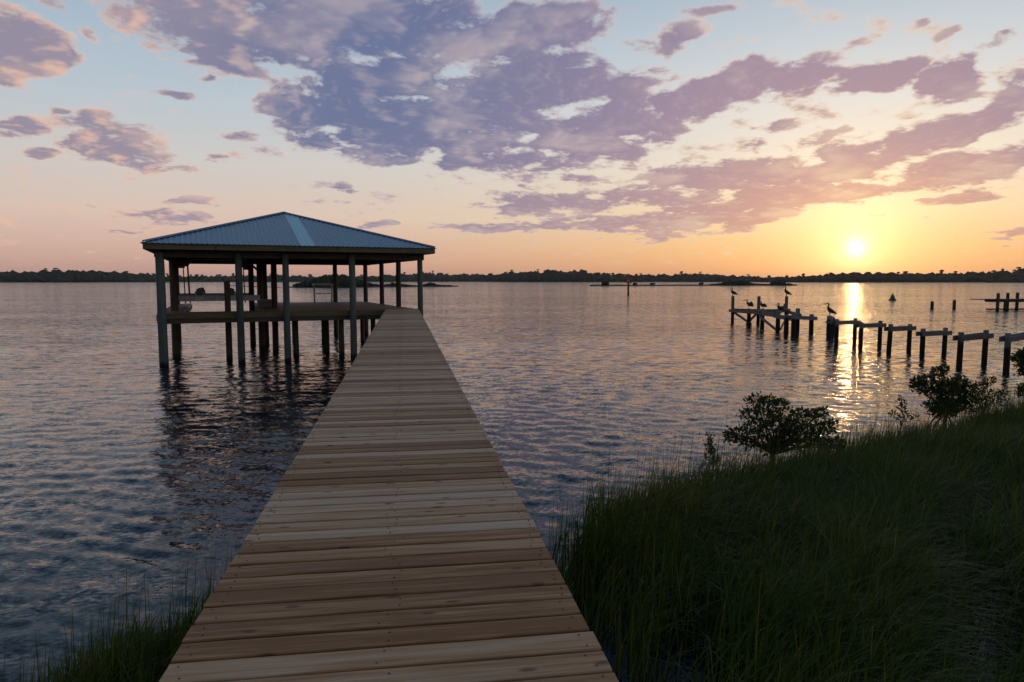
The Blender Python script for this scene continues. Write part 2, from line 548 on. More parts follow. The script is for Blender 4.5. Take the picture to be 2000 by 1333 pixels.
def roof_mat(name, col, rough):
    m, N, b, o = new_mat(name)
    tc = N.node('ShaderNodeTexCoord').outputs['Object']
    n = N.noise(tc, 0.7, 5.0, 0.6)
    n2 = N.noise(N.mapping(tc, scale=(9.0, 0.5, 0.5)), 1.0, 3.0, 0.6)
    t = N.math('MULTIPLY_ADD', n2, 0.4, N.math('MULTIPLY', n, 0.6))
    N.put(b.inputs['Base Color'], N.ramp(t, [(0.3, tuple(c * 0.86 for c in col)), (0.7, tuple(min(1, c * 1.1) for c in col))]))
    N.put(b.inputs['Roughness'], N.math('MULTIPLY_ADD', n, 0.2, rough - 0.1))
    b.inputs['Metallic'].default_value = 0.25
    return m


M['roof'] = roof_mat('blue_metal_roof', (0.17, 0.305, 0.385), 0.45)
M['roof_light'] = roof_mat('pale_teal_roof_panel', (0.33, 0.64, 0.70), 0.42)
M['roof_cap'] = roof_mat('roof_cap_metal', (0.12, 0.20, 0.26), 0.45)
M['galv'] = mottled('galvanised_steel', (0.28, 0.28, 0.29), (0.42, 0.42, 0.43), 8, 0.45, 0.1, metal=0.6)
M['white'] = mottled('weathered_white', (0.5, 0.5, 0.49), (0.68, 0.68, 0.66), 6, 0.5, 0.1)
M['cable'] = mottled('rusty_cable', (0.12, 0.03, 0.03), (0.2, 0.06, 0.05), 20, 0.6, 0)
M['motor'] = mottled('grey_motor_housing', (0.16, 0.16, 0.17), (0.25, 0.25, 0.26), 10, 0.5, 0.1)
M['carpet'] = mottled('bunk_carpet', (0.09, 0.09, 0.09), (0.16, 0.16, 0.155), 14, 0.95, 0.3)

# ------------------------------------------------------------------ water
MARSH = np.array([(1.95, 4.2), (1.9, 6.5), (1.95, 7.5), (1.85, 8.4), (2.1, 9.0), (3.3, 10.3), (4.4, 10.85), (5.4, 11.1), (7.0, 11.9),
                  (8.7, 12.5), (10.1, 13.1), (11.5, 13.6), (13.6, 14.5), (16.1, 15.5), (21.0, 17.2), (28.0, 19.0), (28.0, 0.5), (2.3, 0.5)])
LEFT_MARSH = np.array([(-3.7, 3.6), (-3.4, 5.9), (-3.2, 6.45), (-2.8, 6.95), (-2.35, 6.95), (-2.05, 7.4), (-1.0, 7.7), (-0.3, 7.0), (-0.3, 3.4)])
POOLS = [(6.3, 6.35, 2.0, 0.42, 0.78), (6.9, 7.7, 1.7, 0.3, 0.84), (2.7, 5.9, 0.9, 0.5, 1.2), (5.2, 5.3, 1.0, 0.26, 0.7), (8.3, 8.6, 0.9, 0.3, 0.8)]


def poly_sd(P, poly):
    """signed distance to a polygon, positive inside"""
    x, y = P[:, 0], P[:, 1]
    best = np.full(len(P), 1e9)
    inside = np.zeros(len(P), bool)
    n = len(poly)
    for i in range(n):
        a, b = poly[i], poly[(i + 1) % n]
        e = b - a
        w = P - a
        t = np.clip((w @ e) / (e @ e), 0, 1)
        d = w - t[:, None] * e
        best = np.minimum(best, (d * d).sum(1))
        c = ((a[1] <= y) & (b[1] > y)) | ((b[1] <= y) & (a[1] > y))
        with np.errstate(divide='ignore', invalid='ignore'):
            xi = a[0] + (y - a[1]) / (b[1] - a[1]) * (b[0] - a[0])
        inside ^= c & (x < xi)
    return np.where(inside, 1, -1) * np.sqrt(best)


def vnoise(P, scale, seed, octaves=3):
    """value noise on points (n,2), about -1..1"""
    r = np.random.default_rng(seed)
    tab = r.uniform(-1, 1, (256, 256))
    out = np.zeros(len(P))
    amp, tot = 1.0, 0.0
    for o in range(octaves):
        q = P * scale * 2 ** o + 17.3 * o + 60
        i = np.floor(q).astype(int)
        fr = q - i
        fr = fr * fr * (3 - 2 * fr)
        a = tab[i[:, 0] % 256, i[:, 1] % 256]
        b_ = tab[(i[:, 0] + 1) % 256, i[:, 1] % 256]
        c = tab[i[:, 0] % 256, (i[:, 1] + 1) % 256]
        d = tab[(i[:, 0] + 1) % 256, (i[:, 1] + 1) % 256]
        out += amp * ((a * (1 - fr[:, 0]) + b_ * fr[:, 0]) * (1 - fr[:, 1]) + (c * (1 - fr[:, 0]) + d * fr[:, 0]) * fr[:, 1])
        tot += amp
        amp *= 0.5
    return out / tot


def build_water():
    ang_f = np.radians(np.arange(-50, 70, 0.21))
    ang_c = np.radians(np.arange(70, 310, 3.0))
    ang = np.concatenate((ang_f, ang_c))
    r_near = 1.2 * 1.0066 ** np.arange(0, 760)
    r_far = r_near[-1] * 1.09 ** np.arange(1, 41)
    rad = np.concatenate(([0.02], r_near, r_far))
    na, nr = len(ang), len(rad)
    RR, AA = np.meshgrid(rad, ang, indexing='ij')
    X, Y = RR * np.sin(AA), RR * np.cos(AA)
    P = np.stack((X.ravel(), Y.ravel()), 1)
    rr = RR.ravel()
    cell = np.maximum(rr * 0.0066, 0.012)
    zz = np.zeros(len(P))
    r = np.random.default_rng(3)
    near = rr < 260
    Pn, cn = P[near], cell[near]
    h = np.zeros(len(Pn))
    nw = 46
    lam = 0.11 * (8.0) ** (np.arange(nw) / (nw - 1))
    for l in lam:
        th = math.atan2(-0.78, -0.62) + r.normal(0, 0.48)
        k = 2 * math.pi / l
        slope = 0.026 * (1.0 if l > 0.3 else 0.85)
        ph = r.uniform(0, 6.283)
        fade = np.clip((l / cn - 2.2) / 2.5, 0, 1)
        arg = k * (Pn[:, 0] * math.cos(th) + Pn[:, 1] * math.sin(th)) + ph
        s = np.sin(arg)
        h += fade * (slope / k) * (s + 0.22 * np.cos(2 * arg))
    gust = 0.75 + 0.5 * vnoise(Pn, 0.07, 5, 3) + 0.25 * vnoise(Pn, 0.35, 6, 2)
    sd = np.maximum(poly_sd(Pn, MARSH), poly_sd(Pn, LEFT_MARSH))
    calm = np.clip(0.42 + (-sd) / 6.0, 0.05, 1.0)
    calm = np.where(sd > 0, 0.05, calm)
    zz[near] = h * gust * calm
    V = np.stack((P[:, 0], P[:, 1], zz), 1)
    idx = np.arange(nr * na).reshape(nr, na)
    a = idx[:-1, :]
    b = idx[1:, :]
    a2, b2 = np.roll(a, -1, 1), np.roll(b, -1, 1)
    F = np.stack((a, b, b2, a2), -1).reshape(-1, 4)[:, ::-1]
    me = mesh_np('water', V, F.ravel(), np.full(len(F), 4))
    me.polygons.foreach_set("use_smooth", np.ones(len(F), dtype=bool))
    m, N, bs, o = new_mat('river_water')
    pos = N.node('ShaderNodeNewGeometry').outputs['Position']
    geo_n = N.node('ShaderNodeNewGeometry').outputs['Normal']
    rot = R(-38)
    p1 = N.mapping(pos, rot=(0, 0, rot), scale=(0.55, 1.0, 1.0))
    small = N.vmath('SUBTRACT', N.noise(p1, 19.0, 3.0, 0.6, out=1), (0.5, 0.5, 0.5))
    mid = N.vmath('SUBTRACT', N.noise(p1, 3.2, 2.0, 0.55, out=1), (0.5, 0.5, 0.5))
    gustn = N.maprange(N.noise(N.mapping(pos, scale=(0.5, 1.6, 1.0)), 0.035, 3.0, 0.55), 0.35, 0.65, 0.6, 1.25)
    gust2 = N.maprange(N.noise(N.mapping(pos, scale=(0.45, 1.0, 1.0)), 0.9, 3.0, 0.62), 0.34, 0.66, 0.55, 1.5)
    gustn = N.math('MULTIPLY', gustn, gust2)
    xy = N.sep(pos)
    dist = N.vmath('LENGTH', pos)
    midw = N.maprange(dist, 8.0, 90.0, 0.34, 1.5)
    pert = N.vmath('ADD', N.vmath('SCALE', N.vmath('MULTIPLY', small, (1, 1, 0)), scale=0.62),
                   N.vmath('SCALE', N.vmath('MULTIPLY', mid, (1, 1, 0)), scale=midw))
    swell = N.vmath('SUBTRACT', N.noise(N.mapping(pos, rot=(0, 0, R(-14)), scale=(0.32, 1.0, 1.0)), 2.3, 3.0, 0.62, out=1), (0.5, 0.5, 0.5))
    swell = N.vmath('SCALE', N.vmath('MULTIPLY', swell, (1, 1, 0)), scale=N.maprange(dist, 14.0, 45.0, 0.0, 0.7))
    pert = N.vmath('ADD', pert, swell)
    nor = N.vmath('NORMALIZE', N.vmath('ADD', geo_n, N.vmath('SCALE', pert, scale=gustn)))
    N.put(bs.inputs['Normal'], nor)
    N.put(bs.inputs['Base Color'], (0.008, 0.016, 0.026))
    bs.inputs['Roughness'].default_value = 0.07
    bs.inputs['IOR'].default_value = 1.333
    me.materials.append(m)
    w = link(bpy.data.objects.new('water', me))
    tag(w, 'rippled lilac-grey river water reaching the far wooded shore', 'water', kind='structure')
    return w


build_water()

# ------------------------------------------------------------------ mud banks under the marsh
M['mud'] = mottled('wet_marsh_mud', (0.012, 0.010, 0.007), (0.032, 0.026, 0.018), 2.5, 0.75, 0.6, 0.03, spec=0.5)


def pool_depth(P):
    d = np.zeros(len(P))
    for (x, y, ra, rb, rot) in POOLS:
        c, s = math.cos(rot), math.sin(rot)
        u = ((P[:, 0] - x) * c + (P[:, 1] - y) * s) / ra
        v = (-(P[:, 0] - x) * s + (P[:, 1] - y) * c) / rb
        d = np.maximum(d, np.exp(-(u * u + v * v) * 1.2))
    return d


def mud_z(P, sd):
    return np.clip((sd - 0.35) * 0.35, -0.35, 0.10) + 0.035 * vnoise(P, 1.3, 21, 3) - 0.22 * pool_depth(P) + 0.01


def mud_bank(name, poly, x0, x1, y0, y1, step, label):
    xs, ys = np.arange(x0, x1, step), np.arange(y0, y1, step)
    X, Y = np.meshgrid(xs, ys, indexing='ij')
    P = np.stack((X.ravel(), Y.ravel()), 1)
    z = mud_z(P, poly_sd(P, poly))
    V = np.column_stack((P, z))
    idx = np.arange(len(P)).reshape(len(xs), len(ys))
    F = np.stack((idx[:-1, :-1], idx[1:, :-1], idx[1:, 1:], idx[:-1, 1:]), -1).reshape(-1, 4)
    me = mesh_np(name, V, F.ravel(), np.full(len(F), 4))
    me.polygons.foreach_set("use_smooth", np.ones(len(F), dtype=bool))
    me.materials.append(M['mud'])
    tag(link(bpy.data.objects.new(name, me)), label, 'mud bank', kind='structure')


mud_bank('mud_bank', MARSH, 1.0, 28.0, 0.6, 20.5, 0.16, 'dark wet mud bank under the marsh grass right of the pier')
mud_bank('mud_bank', LEFT_MARSH, -4.6, 0.9, 2.6, 8.4, 0.16, 'dark wet mud patch under the grass left of the pier')

# ------------------------------------------------------------------ the pier
DECK_Z = 2.35
PITCH = 0.153
PX0, PX1 = -0.915, 0.768


def plank_mesh(k):
    r = random.Random(100 + k)
    L, wd, th = (PX1 - PX0), 0.1355 + r.uniform(-0.002, 0.002), 0.038
    cup = r.uniform(-0.0015, 0.0035)
    prof = [(-wd / 2, -th), (-wd / 2, -0.006), (-wd / 2 + 0.0025, -0.0015), (-wd / 2 + 0.007, 0.0), (0.0, cup),
            (wd / 2 - 0.007, 0.0), (wd / 2 - 0.0025, -0.0015), (wd / 2, -0.006), (wd / 2, -th)]
    n = len(prof)
    segs = 9
    e0, e1 = r.uniform(-0.004, 0.004), r.uniform(-0.004, 0.004)
    bow = r.uniform(-0.004, 0.004)
    mb = MB()
    vs, fs = [], []
    for i in range(segs + 1):
        t = i / segs
        x = -L / 2 + e0 + (L + e1 - e0) * t
        yo = bow * math.sin(math.pi * t) + r.uniform(-0.0007, 0.0007)
        zo = r.uniform(-0.0008, 0.0008)
        for (y, z) in prof:
            vs.append((x, y + yo, z + (zo if z > -0.01 else 0)))
    for i in range(segs):
        for j in range(n):
            a, b = i * n + j, i * n + (j + 1) % n
            fs.append((b, a, a + n, b + n))
    fs.append(tuple(range(n)))
    fs.append(tuple(segs * n + j for j in range(n - 1, -1, -1)))
    mb.add(vs, fs, 0)
    for lx in (-L / 2 + 0.055, 0.02, L / 2 - 0.055):
        for sy in (-1, 1):
            cx_, cy_ = lx + r.uniform(-0.03, 0.03), sy * (0.036 + r.uniform(-0.012, 0.012))
            ring = [(cx_ + 0.0043 * math.cos(a * math.pi / 3), cy_ + 0.0043 * math.sin(a * math.pi / 3), 0.0022 + max(cup, 0)) for a in range(6)]
            base = [(x, y, -0.001) for (x, y, z) in ring]
            mb.add(ring + base, [tuple(range(6))] + [(i, 6 + i, 6 + (i + 1) % 6, (i + 1) % 6) for i in range(6)], 1)
    me = mb.mesh('plank', [M['plank'], M['nail']])
    return me


pier = empty('wooden_pier', ((PX0 + PX1) / 2, 1.4, 0.0))
tag(pier, 'long wooden pier of crosswise planks running out to the boathouse', 'pier')
plank_meshes = [plank_mesh(k) for k in range(24)]
y = 0.0
PIER_LEN = 34.5
while y < PIER_LEN:
    child('plank', rnd.choice(plank_meshes), pier, (rnd.uniform(-0.003, 0.003), y, DECK_Z + rnd.uniform(-0.0025, 0.0025)),
          (rnd.uniform(-0.006, 0.006), 0, R(-0.6) + rnd.uniform(-0.0025, 0.0025) + (math.pi if rnd.random() < 0.5 else 0)))
    y += PITCH + rnd.uniform(-0.0015, 0.0015)
half = (PX1 - PX0) / 2
for x in (-half + 0.07, 0.0, half - 0.07):
    MB().beam((x, -0.1, DECK_Z - 0.135), (x, PIER_LEN, DECK_Z - 0.135), 0.05, 0.19).build('stringer', M['beam'], pier)
for k in range(9):
    yy = 1.2 + k * 4.0
    MB().beam((-half + 0.02, yy, DECK_Z - 0.34), (half - 0.02, yy, DECK_Z - 0.34), 0.09, 0.2).build('cap_beam', M['beam'], pier)
    for sx in (-1, 1):
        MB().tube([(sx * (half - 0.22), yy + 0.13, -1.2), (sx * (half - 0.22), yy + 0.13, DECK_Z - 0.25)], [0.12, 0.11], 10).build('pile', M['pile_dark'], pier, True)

# ------------------------------------------------------------------ the boathouse
TH = R(14.5)
BH = empty('boathouse', (0.72, 35.45, 0.0), TH)
tag(BH, 'open boathouse on tall piles with blue metal hip roof at the pier end', 'boathouse')


def bh_pile(a, v, z1, r=0.15, mat='pile_dark', lean=0.0):
    mb = MB()
    zs = [-1.5, 0.0, z1 * 0.3, z1 * 0.65, z1]
    mb.tube([(a + lean * (z - z1) + rnd.uniform(-0.006, 0.006), v, z) for z in zs], [r * 1.07, r * 1.05, r * 1.02, r, r * 0.97], 12)
    return mb.build('pile', M[mat], BH, True)


BEAM_BOT = 4.84
for (a, r) in ((-11.72, 0.185), (-8.5, 0.155), (-6.45, 0.15), (-3.35, 0.16), (0.15, 0.14)):
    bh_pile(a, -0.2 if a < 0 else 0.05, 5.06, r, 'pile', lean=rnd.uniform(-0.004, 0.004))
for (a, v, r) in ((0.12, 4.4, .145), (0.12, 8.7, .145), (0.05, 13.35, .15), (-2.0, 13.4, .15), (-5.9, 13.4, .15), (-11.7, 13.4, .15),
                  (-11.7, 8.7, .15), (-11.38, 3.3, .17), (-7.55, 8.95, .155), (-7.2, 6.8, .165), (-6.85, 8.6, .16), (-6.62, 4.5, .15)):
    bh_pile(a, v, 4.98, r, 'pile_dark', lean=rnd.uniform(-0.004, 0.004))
mooring = bh_pile(-9.0, 1.42, 3.78, 0.14, 'pile_dark')
for (a, v) in ((-5.92, 1.25), (-4.15, 3.1), (-3.8, 0.55), (-1.6, 3.4), (-3.6, 8.0), (-1.2, 8.4), (-5.0, 11.0)):
    bh_pile(a, v, 1.95, 0.135, 'pile_dark')

# deck: three runs of boards round the boat slip
dk = MB()
v = 0.0
while v < 13.8:
    jit = rnd.uniform(-0.002, 0.002)
    if v < 1.3:
        dk.box(((-11.92 + 0.05) / 2, v + 0.072, 2.322 + jit), (11.97, 0.142, 0.036))
    else:
        dk.box((-3.63, v + 0.072, 2.322 + jit), (7.35, 0.142, 0.036))
        dk.box((-11.42, v + 0.072, 2.322 + jit), (1.0, 0.142, 0.036))
    v += 0.152
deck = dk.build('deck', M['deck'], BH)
tag(deck, kind='stuff')
MB().beam((-11.95, -0.03, 2.195), (0.06, -0.03, 2.195), 0.045, 0.215).build('fascia_board', M['board'], BH)
MB().beam((-11.95, 0.06, 1.975), (0.06, 0.06, 1.975), 0.09, 0.21).build('rim_beam', M['beam'], BH)
MB().beam((-11.0, 1.36, 2.16), (-7.3, 1.36, 2.16), 0.045, 0.26).build('fascia_board', M['board'], BH)
MB().beam((-7.33, 1.4, 2.16), (-7.33, 13.8, 2.16), 0.045, 0.26).build('fascia_board', M['board'], BH)
MB().beam((-10.9, 1.4, 2.16), (-10.9, 13.8, 2.16), 0.045, 0.26).build('fascia_board', M['board'], BH)
MB().beam((-11.95, 0.0, 2.16), (-11.95, 13.8, 2.16), 0.045, 0.26).build('fascia_board', M['board'], BH)
MB().beam((0.06, 0.0, 2.16), (0.06, 13.8, 2.16), 0.045, 0.26).build('fascia_board', M['board'], BH)
MB().beam((-7.3, 13.82, 2.16), (0.06, 13.82, 2.16), 0.045, 0.26).build('fascia_board', M['board'], BH)
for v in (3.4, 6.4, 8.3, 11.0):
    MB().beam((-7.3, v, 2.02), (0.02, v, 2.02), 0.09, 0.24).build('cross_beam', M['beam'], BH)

# roof frame
AX0, AX1, VY0, VY1 = -12.32, 0.72, -0.85, 14.55
CA, CV = (AX0 + AX1) / 2, (VY0 + VY1) / 2
EAVE, APEX = 5.44, 7.60
for (p, q_) in (((-11.95, -0.02), (0.34, -0.02)), ((-11.95, 13.4), (0.34, 13.4)), ((-11.7, -0.0), (-11.7, 13.4)), ((0.12, 0.0), (0.12, 13.4)),
                ((-7.2, 0.0), (-7.2, 13.4))):
    MB().beam((*p, 4.99), (*q_, 4.99), 0.11, 0.30).build('roof_beam', M['beam'], BH)
for v in (4.4, 8.7):
    MB().beam((-11.7, v, 5.22), (0.12, v, 5.22), 0.05, 0.2).build('tie_beam', M['beam'], BH)
ins = 0.03
for (p, q_) in (((AX0 + ins, VY0 + ins), (AX1 - ins, VY0 + ins)), ((AX0 + ins, VY1 - ins), (AX1 - ins, VY1 - ins)),
                ((AX0 + ins, VY0 + 0.06), (AX0 + ins, VY1 - 0.06)), ((AX1 - ins, VY0 + 0.06), (AX1 - ins, VY1 - 0.06))):
    MB().beam((*p, EAVE - 0.155), (*q_, EAVE - 0.155), 0.045, 0.25).build('eave_board', M['board'], BH)
# soffit boards close the underside of the overhang
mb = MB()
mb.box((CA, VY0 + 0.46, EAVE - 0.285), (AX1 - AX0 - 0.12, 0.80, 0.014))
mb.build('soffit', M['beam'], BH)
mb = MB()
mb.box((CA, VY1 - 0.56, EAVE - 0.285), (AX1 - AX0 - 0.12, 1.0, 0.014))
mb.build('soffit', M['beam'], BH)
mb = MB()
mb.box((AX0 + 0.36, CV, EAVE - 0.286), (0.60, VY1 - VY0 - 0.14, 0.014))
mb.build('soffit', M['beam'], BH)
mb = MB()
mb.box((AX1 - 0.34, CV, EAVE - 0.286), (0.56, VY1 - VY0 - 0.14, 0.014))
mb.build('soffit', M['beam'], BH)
# rafters
for k in range(1, 14):
    t = k / 14
    a = AX0 + (AX1 - AX0) * t
    f_ = 1 - abs(2 * t - 1)
    for (vv, top) in ((VY0, CV), (VY1, CV)):
        MB().beam((a, vv + (0.08 if vv == VY0 else -0.08), EAVE - 0.07), (a, vv + (top - vv) * f_, EAVE + (APEX - EAVE) * f_ - 0.09), 0.04, 0.12).build('rafter', M['beam'], BH)
for (a, vv) in ((AX0, VY0), (AX1, VY0), (AX0, VY1), (AX1, VY1)):
    MB().beam((a * 0.99 + CA * 0.01, vv * 0.99 + CV * 0.01, EAVE - 0.09), (CA, CV, APEX - 0.10), 0.05, 0.14).build('hip_rafter', M['beam'], BH)


def roof_face(origin, ex, ey, L, T, mat_for):
    """ribbed sheets: ex along the eave, ey inwards; clipped at the two hips"""
    W_ = L / 20.0
    for k in range(20):
        s0, s1 = -L / 2 + k * W_, -L / 2 + (k + 1) * W_
        prof = []
        for j in range(3):
            b = s0 + W_ * j / 3
            w3 = W_ / 3
            prof += [(b + 0.001, 0.0), (b + w3 * 0.62, 0.0), (b + w3 * 0.70, 0.024), (b + w3 * 0.90, 0.024)]
        prof.append((s1, 0.0))
        if s0 < 0 < s1:
            prof.append((0.0, 0.0))
            prof.sort()
        vs = []
        for (s, dz_) in prof:
            tmax = max(0.0, 1 - abs(s) / (L / 2))
            for t in (-0.012, tmax * 0.5, tmax):
                p = Vector(origin) + Vector(ex) * s + Vector(ey) * (t * T)
                vs.append((p.x, p.y, EAVE + (APEX - EAVE) * t + dz_))
        fs = []
        for i in range(len(prof) - 1):
            for j in range(2):
                a = i * 3 + j
                fs.append((a, a + 3, a + 4, a + 1))
        o = MB().add(vs, fs).build('roof_panel', M[mat_for(k)], BH)
        so = o.modifiers.new('sheet', 'SOLIDIFY')
        so.thickness = 0.004
        if mat_for(k) == 'roof_light':
            o["label"] = 'pale teal roof panel running from peak to eave'


roof_face((CA, VY0, 0), (1, 0, 0), (0, 1, 0), AX1 - AX0, CV - VY0, lambda k: 'roof_light' if k == 10 else 'roof')
roof_face((CA, VY1, 0), (-1, 0, 0), (0, -1, 0), AX1 - AX0, CV - VY0, lambda k: 'roof')
roof_face((AX0, CV, 0), (0, -1, 0), (1, 0, 0), VY1 - VY0, CA - AX0, lambda k: 'roof')
roof_face((AX1, CV, 0), (0, 1, 0), (-1, 0, 0), VY1 - VY0, CA - AX0, lambda k: 'roof')
for (a, vv) in ((AX0, VY0), (AX1, VY0), (AX0, VY1), (AX1, VY1)):
    p0, p1 = Vector((a, vv, EAVE + 0.045)), Vector((CA, CV, APEX + 0.05))
    mb = MB()
    side1 = Vector((0.17 if a < CA else -0.17, 0, 0.0))
    side2 = Vector((0, 0.17 if vv < CV else -0.17, 0.0))
    up = Vector((0, 0, 0.035))
    mb.add([p0 + side1, p0 + up, p0 + side2, p1 + side1, p1 + up, p1 + side2], [(0, 1, 4, 3), (1, 2, 5, 4)])
    o = mb.build('hip_cap', M['roof_cap'], BH)
    so = o.modifiers.new('sheet', 'SOLIDIFY')
    so.thickness = 0.012
# braces where the slip posts meet the beam
MB().beam((-11.38, 3.3, 4.35), (-10.75, 3.3, 4.9), 0.09, 0.12).build('knee_brace', M['beam'], BH)
MB().beam((-7.55, 8.95, 4.35), (-8.15, 8.95, 4.9), 0.09, 0.12).build('knee_brace', M['beam'], BH)
MB().beam((-7.2, 6.8, 4.3), (-7.85, 6.8, 4.9), 0.09, 0.12).build('knee_brace', M['beam'], BH)

# boat lift hanging in the slip
def bh_world(a, v, z):
    c, s = math.cos(TH), math.sin(TH)
    return (0.72 + a * c - v * s, 35.45 + a * s + v * c, z)


lift = empty('boat_lift', bh_world(-9.4, 3.6, 2.2), TH)
tag(lift, 'empty boat lift cradle hanging on cables inside the boathouse', 'boat lift')
LZ = 0.72
for v in (0.0, 6.0):
    MB().box((0, v, LZ), (4.0, 0.14, 0.26)).box((0, v, LZ + 0.135), (4.02, 0.2, 0.02)).box((0, v, LZ - 0.135), (4.02, 0.2, 0.02)).build('cradle_beam', M['galv'], lift)
for a in (-0.85, 0.62):
    b = MB().box((a, 3.0, LZ + 0.32), (0.28, 7.2, 0.3))
    o = b.build('bunk', M['carpet'], lift)
    bv = o.modifiers.new('bevel', 'BEVEL')
    bv.width = 0.04
    bv.segments = 2
    for v in (0.0, 6.0):
        MB().box((a, v - 0.12, LZ + 0.1), (0.42, 0.06, 0.5)).build('bunk_bracket', M['white'], lift)
for (a, v) in ((-1.5, 0), (-1.28, 0), (1.28, 0), (-1.5, 6), (1.5, 6)):
    MB().tube([(a, v, LZ - 0.25), (a - 0.05, v, 2.75)], [0.028, 0.024], 6).build('cable', M['cable'], lift)
for (a, v) in ((-1.62, 0.0), (1.55, 5.0)):
    mb = MB()
    mb.tube([(a - 0.28, v, 2.52), (a - 0.05, v, 2.5), (a + 0.3, v, 2.5), (a + 0.36, v, 2.5)], [0.13, 0.2, 0.2, 0.12], 12)
    mb.box((a, v, 2.3), (0.3, 0.22, 0.16))
    mb.build('winch_motor', M['motor'], lift, True)
MB().tube([(-1.4, 0.0, 2.66), (1.4, 0.0, 2.66)], [0.035, 0.035], 8).build('drive_shaft', M['galv'], lift, True)

# cleaning table at the back edge of the deck
tb = empty('cleaning_table', bh_world(-2.85, 13.2, DECK_Z - 0.01), TH)
tag(tb, 'pale thin-legged cleaning table at the far edge of the boathouse deck', 'table')
o = MB().box((0, 0, 1.17), (1.36, 0.55, 0.09)).box((0, 0.25, 1.25), (1.3, 0.03, 0.08)).build('table_top', M['white'], tb)
for sx in (-1, 1):
    for sy in (-1, 1):
        MB().tube([(sx * 0.56, sy * 0.2, 0), (sx * 0.58, sy * 0.2, 1.14)], [0.028, 0.028], 8).build('leg', M['white'], tb, True)
MB().box((0.0, -0.2, 0.58), (1.14, 0.05, 0.05)).build('stretcher', M['white'], tb)
MB().box((0.0, 0.2, 0.58), (1.14, 0.05, 0.05)).build('stretcher', M['white'], tb)

bx = empty('dock_box', bh_world(-7.0, 5.7, DECK_Z - 0.005), TH)
tag(bx, 'low dark storage box on the boathouse deck beside the slip posts', 'box')
mb = MB().box((0, 0, 0.19), (0.85, 0.5, 0.38))
mb.build('body', M['motor'], bx)
o = MB().box((0, -0.01, 0.415), (0.92, 0.56, 0.06)).build('lid', M['galv'], bx)
cl = empty('mooring_cleat', bh_world(-10.95, 2.3, DECK_Z - 0.008), TH)
tag(cl, 'dark metal mooring cleat on the left catwalk of the boathouse', 'cleat')
MB().tube([(-0.22, 0, 0.12), (-0.1, 0, 0.14), (0.1, 0, 0.14), (0.22, 0, 0.12)], [0.02, 0.035, 0.035, 0.02], 8).build('horn', M['motor'], cl, True)
MB().tube([(0, 0, 0), (0, 0, 0.13)], [0.07, 0.04], 8).build('base', M['motor'], cl, True)

# ------------------------------------------------------------------ old dock on the right
def pile_obj(parent, x, y, z1, r=0.135, mat='old_pile', z0=-1.2, lean=(0.0, 0.0)):
    mb = MB()
    zs = [z0, 0.0, z1 * 0.55, z1 - 0.03, z1]
    rr = [r * 1.03, r * 1.02, r, r * 0.97, r * 0.86]
    mb.tube([(x + lean[0] * (z - z1), y + lean[1] * (z - z1), z) for z in zs], rr, 10)
    return mb.build('pile', M[mat], parent, True)


BDIR = Vector((0.951, 0.310, 0))
BENTS = [  # left pile, spacing, height, beam height, slope of the cap beam, label
    ((25.52, 37.12), 1.64, 1.53, 1.30, 0.00, 'weathered two-pile dock frame right beside the pelican post'),
    ((25.33, 34.66), 1.66, 1.51, 1.27, 0.01, 'weathered two-pile dock frame second in line from the pelican post'),
    ((25.47, 32.49), 1.63, 1.49, 1.25, 0.00, 'weathered two-pile dock frame third in line from the pelican post'),
    ((25.85, 30.65), 1.87, 1.41, 1.13, -0.01, 'weathered two-pile dock frame fourth in line from the pelican post'),
    ((24.13, 26.38), 1.89, 1.55, 1.30, 0.05, 'weathered two-pile dock frame second from the right edge, above the mangrove'),
    ((24.56, 24.46), 1.98, 1.69, 1.43, 0.13, 'weathered dock frame with tilted cap beam cut by the right edge'),
]
for ((x, y), L, zt, zb, sl, lab) in BENTS:
    b = empty('dock_remnant', (x, y, 0.0))
    tag(b, lab, 'dock remnant', 'old dock frames standing in the water')
    pile_obj(b, 0, 0, zt + rnd.uniform(-0.03, 0.03), 0.118, lean=(rnd.uniform(-.035, .035), 0))
    e = BDIR * L
    pile_obj(b, e.x, e.y, zt + rnd.uniform(-0.03, 0.03) + sl, 0.114, lean=(rnd.uniform(-.012, .012), 0))
    nrm = Vector((-BDIR.y, BDIR.x, 0))
    for s in (-1, 1):
        p0 = BDIR * -0.28 + nrm * (s * 0.165) + Vector((0, 0, zb - sl * 0.2))
        p1 = BDIR * (L + 0.26) + nrm * (s * 0.165) + Vector((0, 0, zb + sl + rnd.uniform(-0.015, 0.015)))
        MB().beam(p0, p1, 0.06, 0.22).build('cap_beam', M['old_beam'], b)

b = empty('perch_pile', (28.36, 41.88, 0.0))
tag(b, 'thick pale double pile with a pelican standing on top', 'piling')
pile_obj(b, -0.09, 0.02, 1.44, 0.19)
pile_obj(b, 0.17, 0.10, 1.36, 0.16)
MB().tube([(0.03, 0.05, 0.95), (0.03, 0.05, 1.06)], [0.36, 0.36], 14, cap=False).build('rope_wrap', M['old_beam'], b)

plat = empty('ruined_dock', (29.0, 50.0, 0.0))
tag(plat, 'ruined dock platform of bare piles, beams and slanting braces with perched pelicans', 'dock')
PP = {'P1': (29.15, 57.4, 2.40), 'P2': (30.2, 54.75, 2.45), 'P3': (33.1, 55.3, 2.42), 'Q1': (28.89, 53.94, 1.42), 'Q2': (28.11, 50.33, 1.56),
      'Q3': (27.85, 47.6, 1.52), 'Q4': (27.35, 44.7, 1.50), 'Q5': (28.44, 45.97, 1.78), 'Q6': (28.99, 45.11, 1.38), 'Q7': (27.1, 45.2, 1.35)}
for k_, (x, y, z) in PP.items():
    pile_obj(plat, x - 29, y - 50, z, 0.14 if z > 2 else 0.16, lean=(rnd.uniform(-.01, .01), 0))


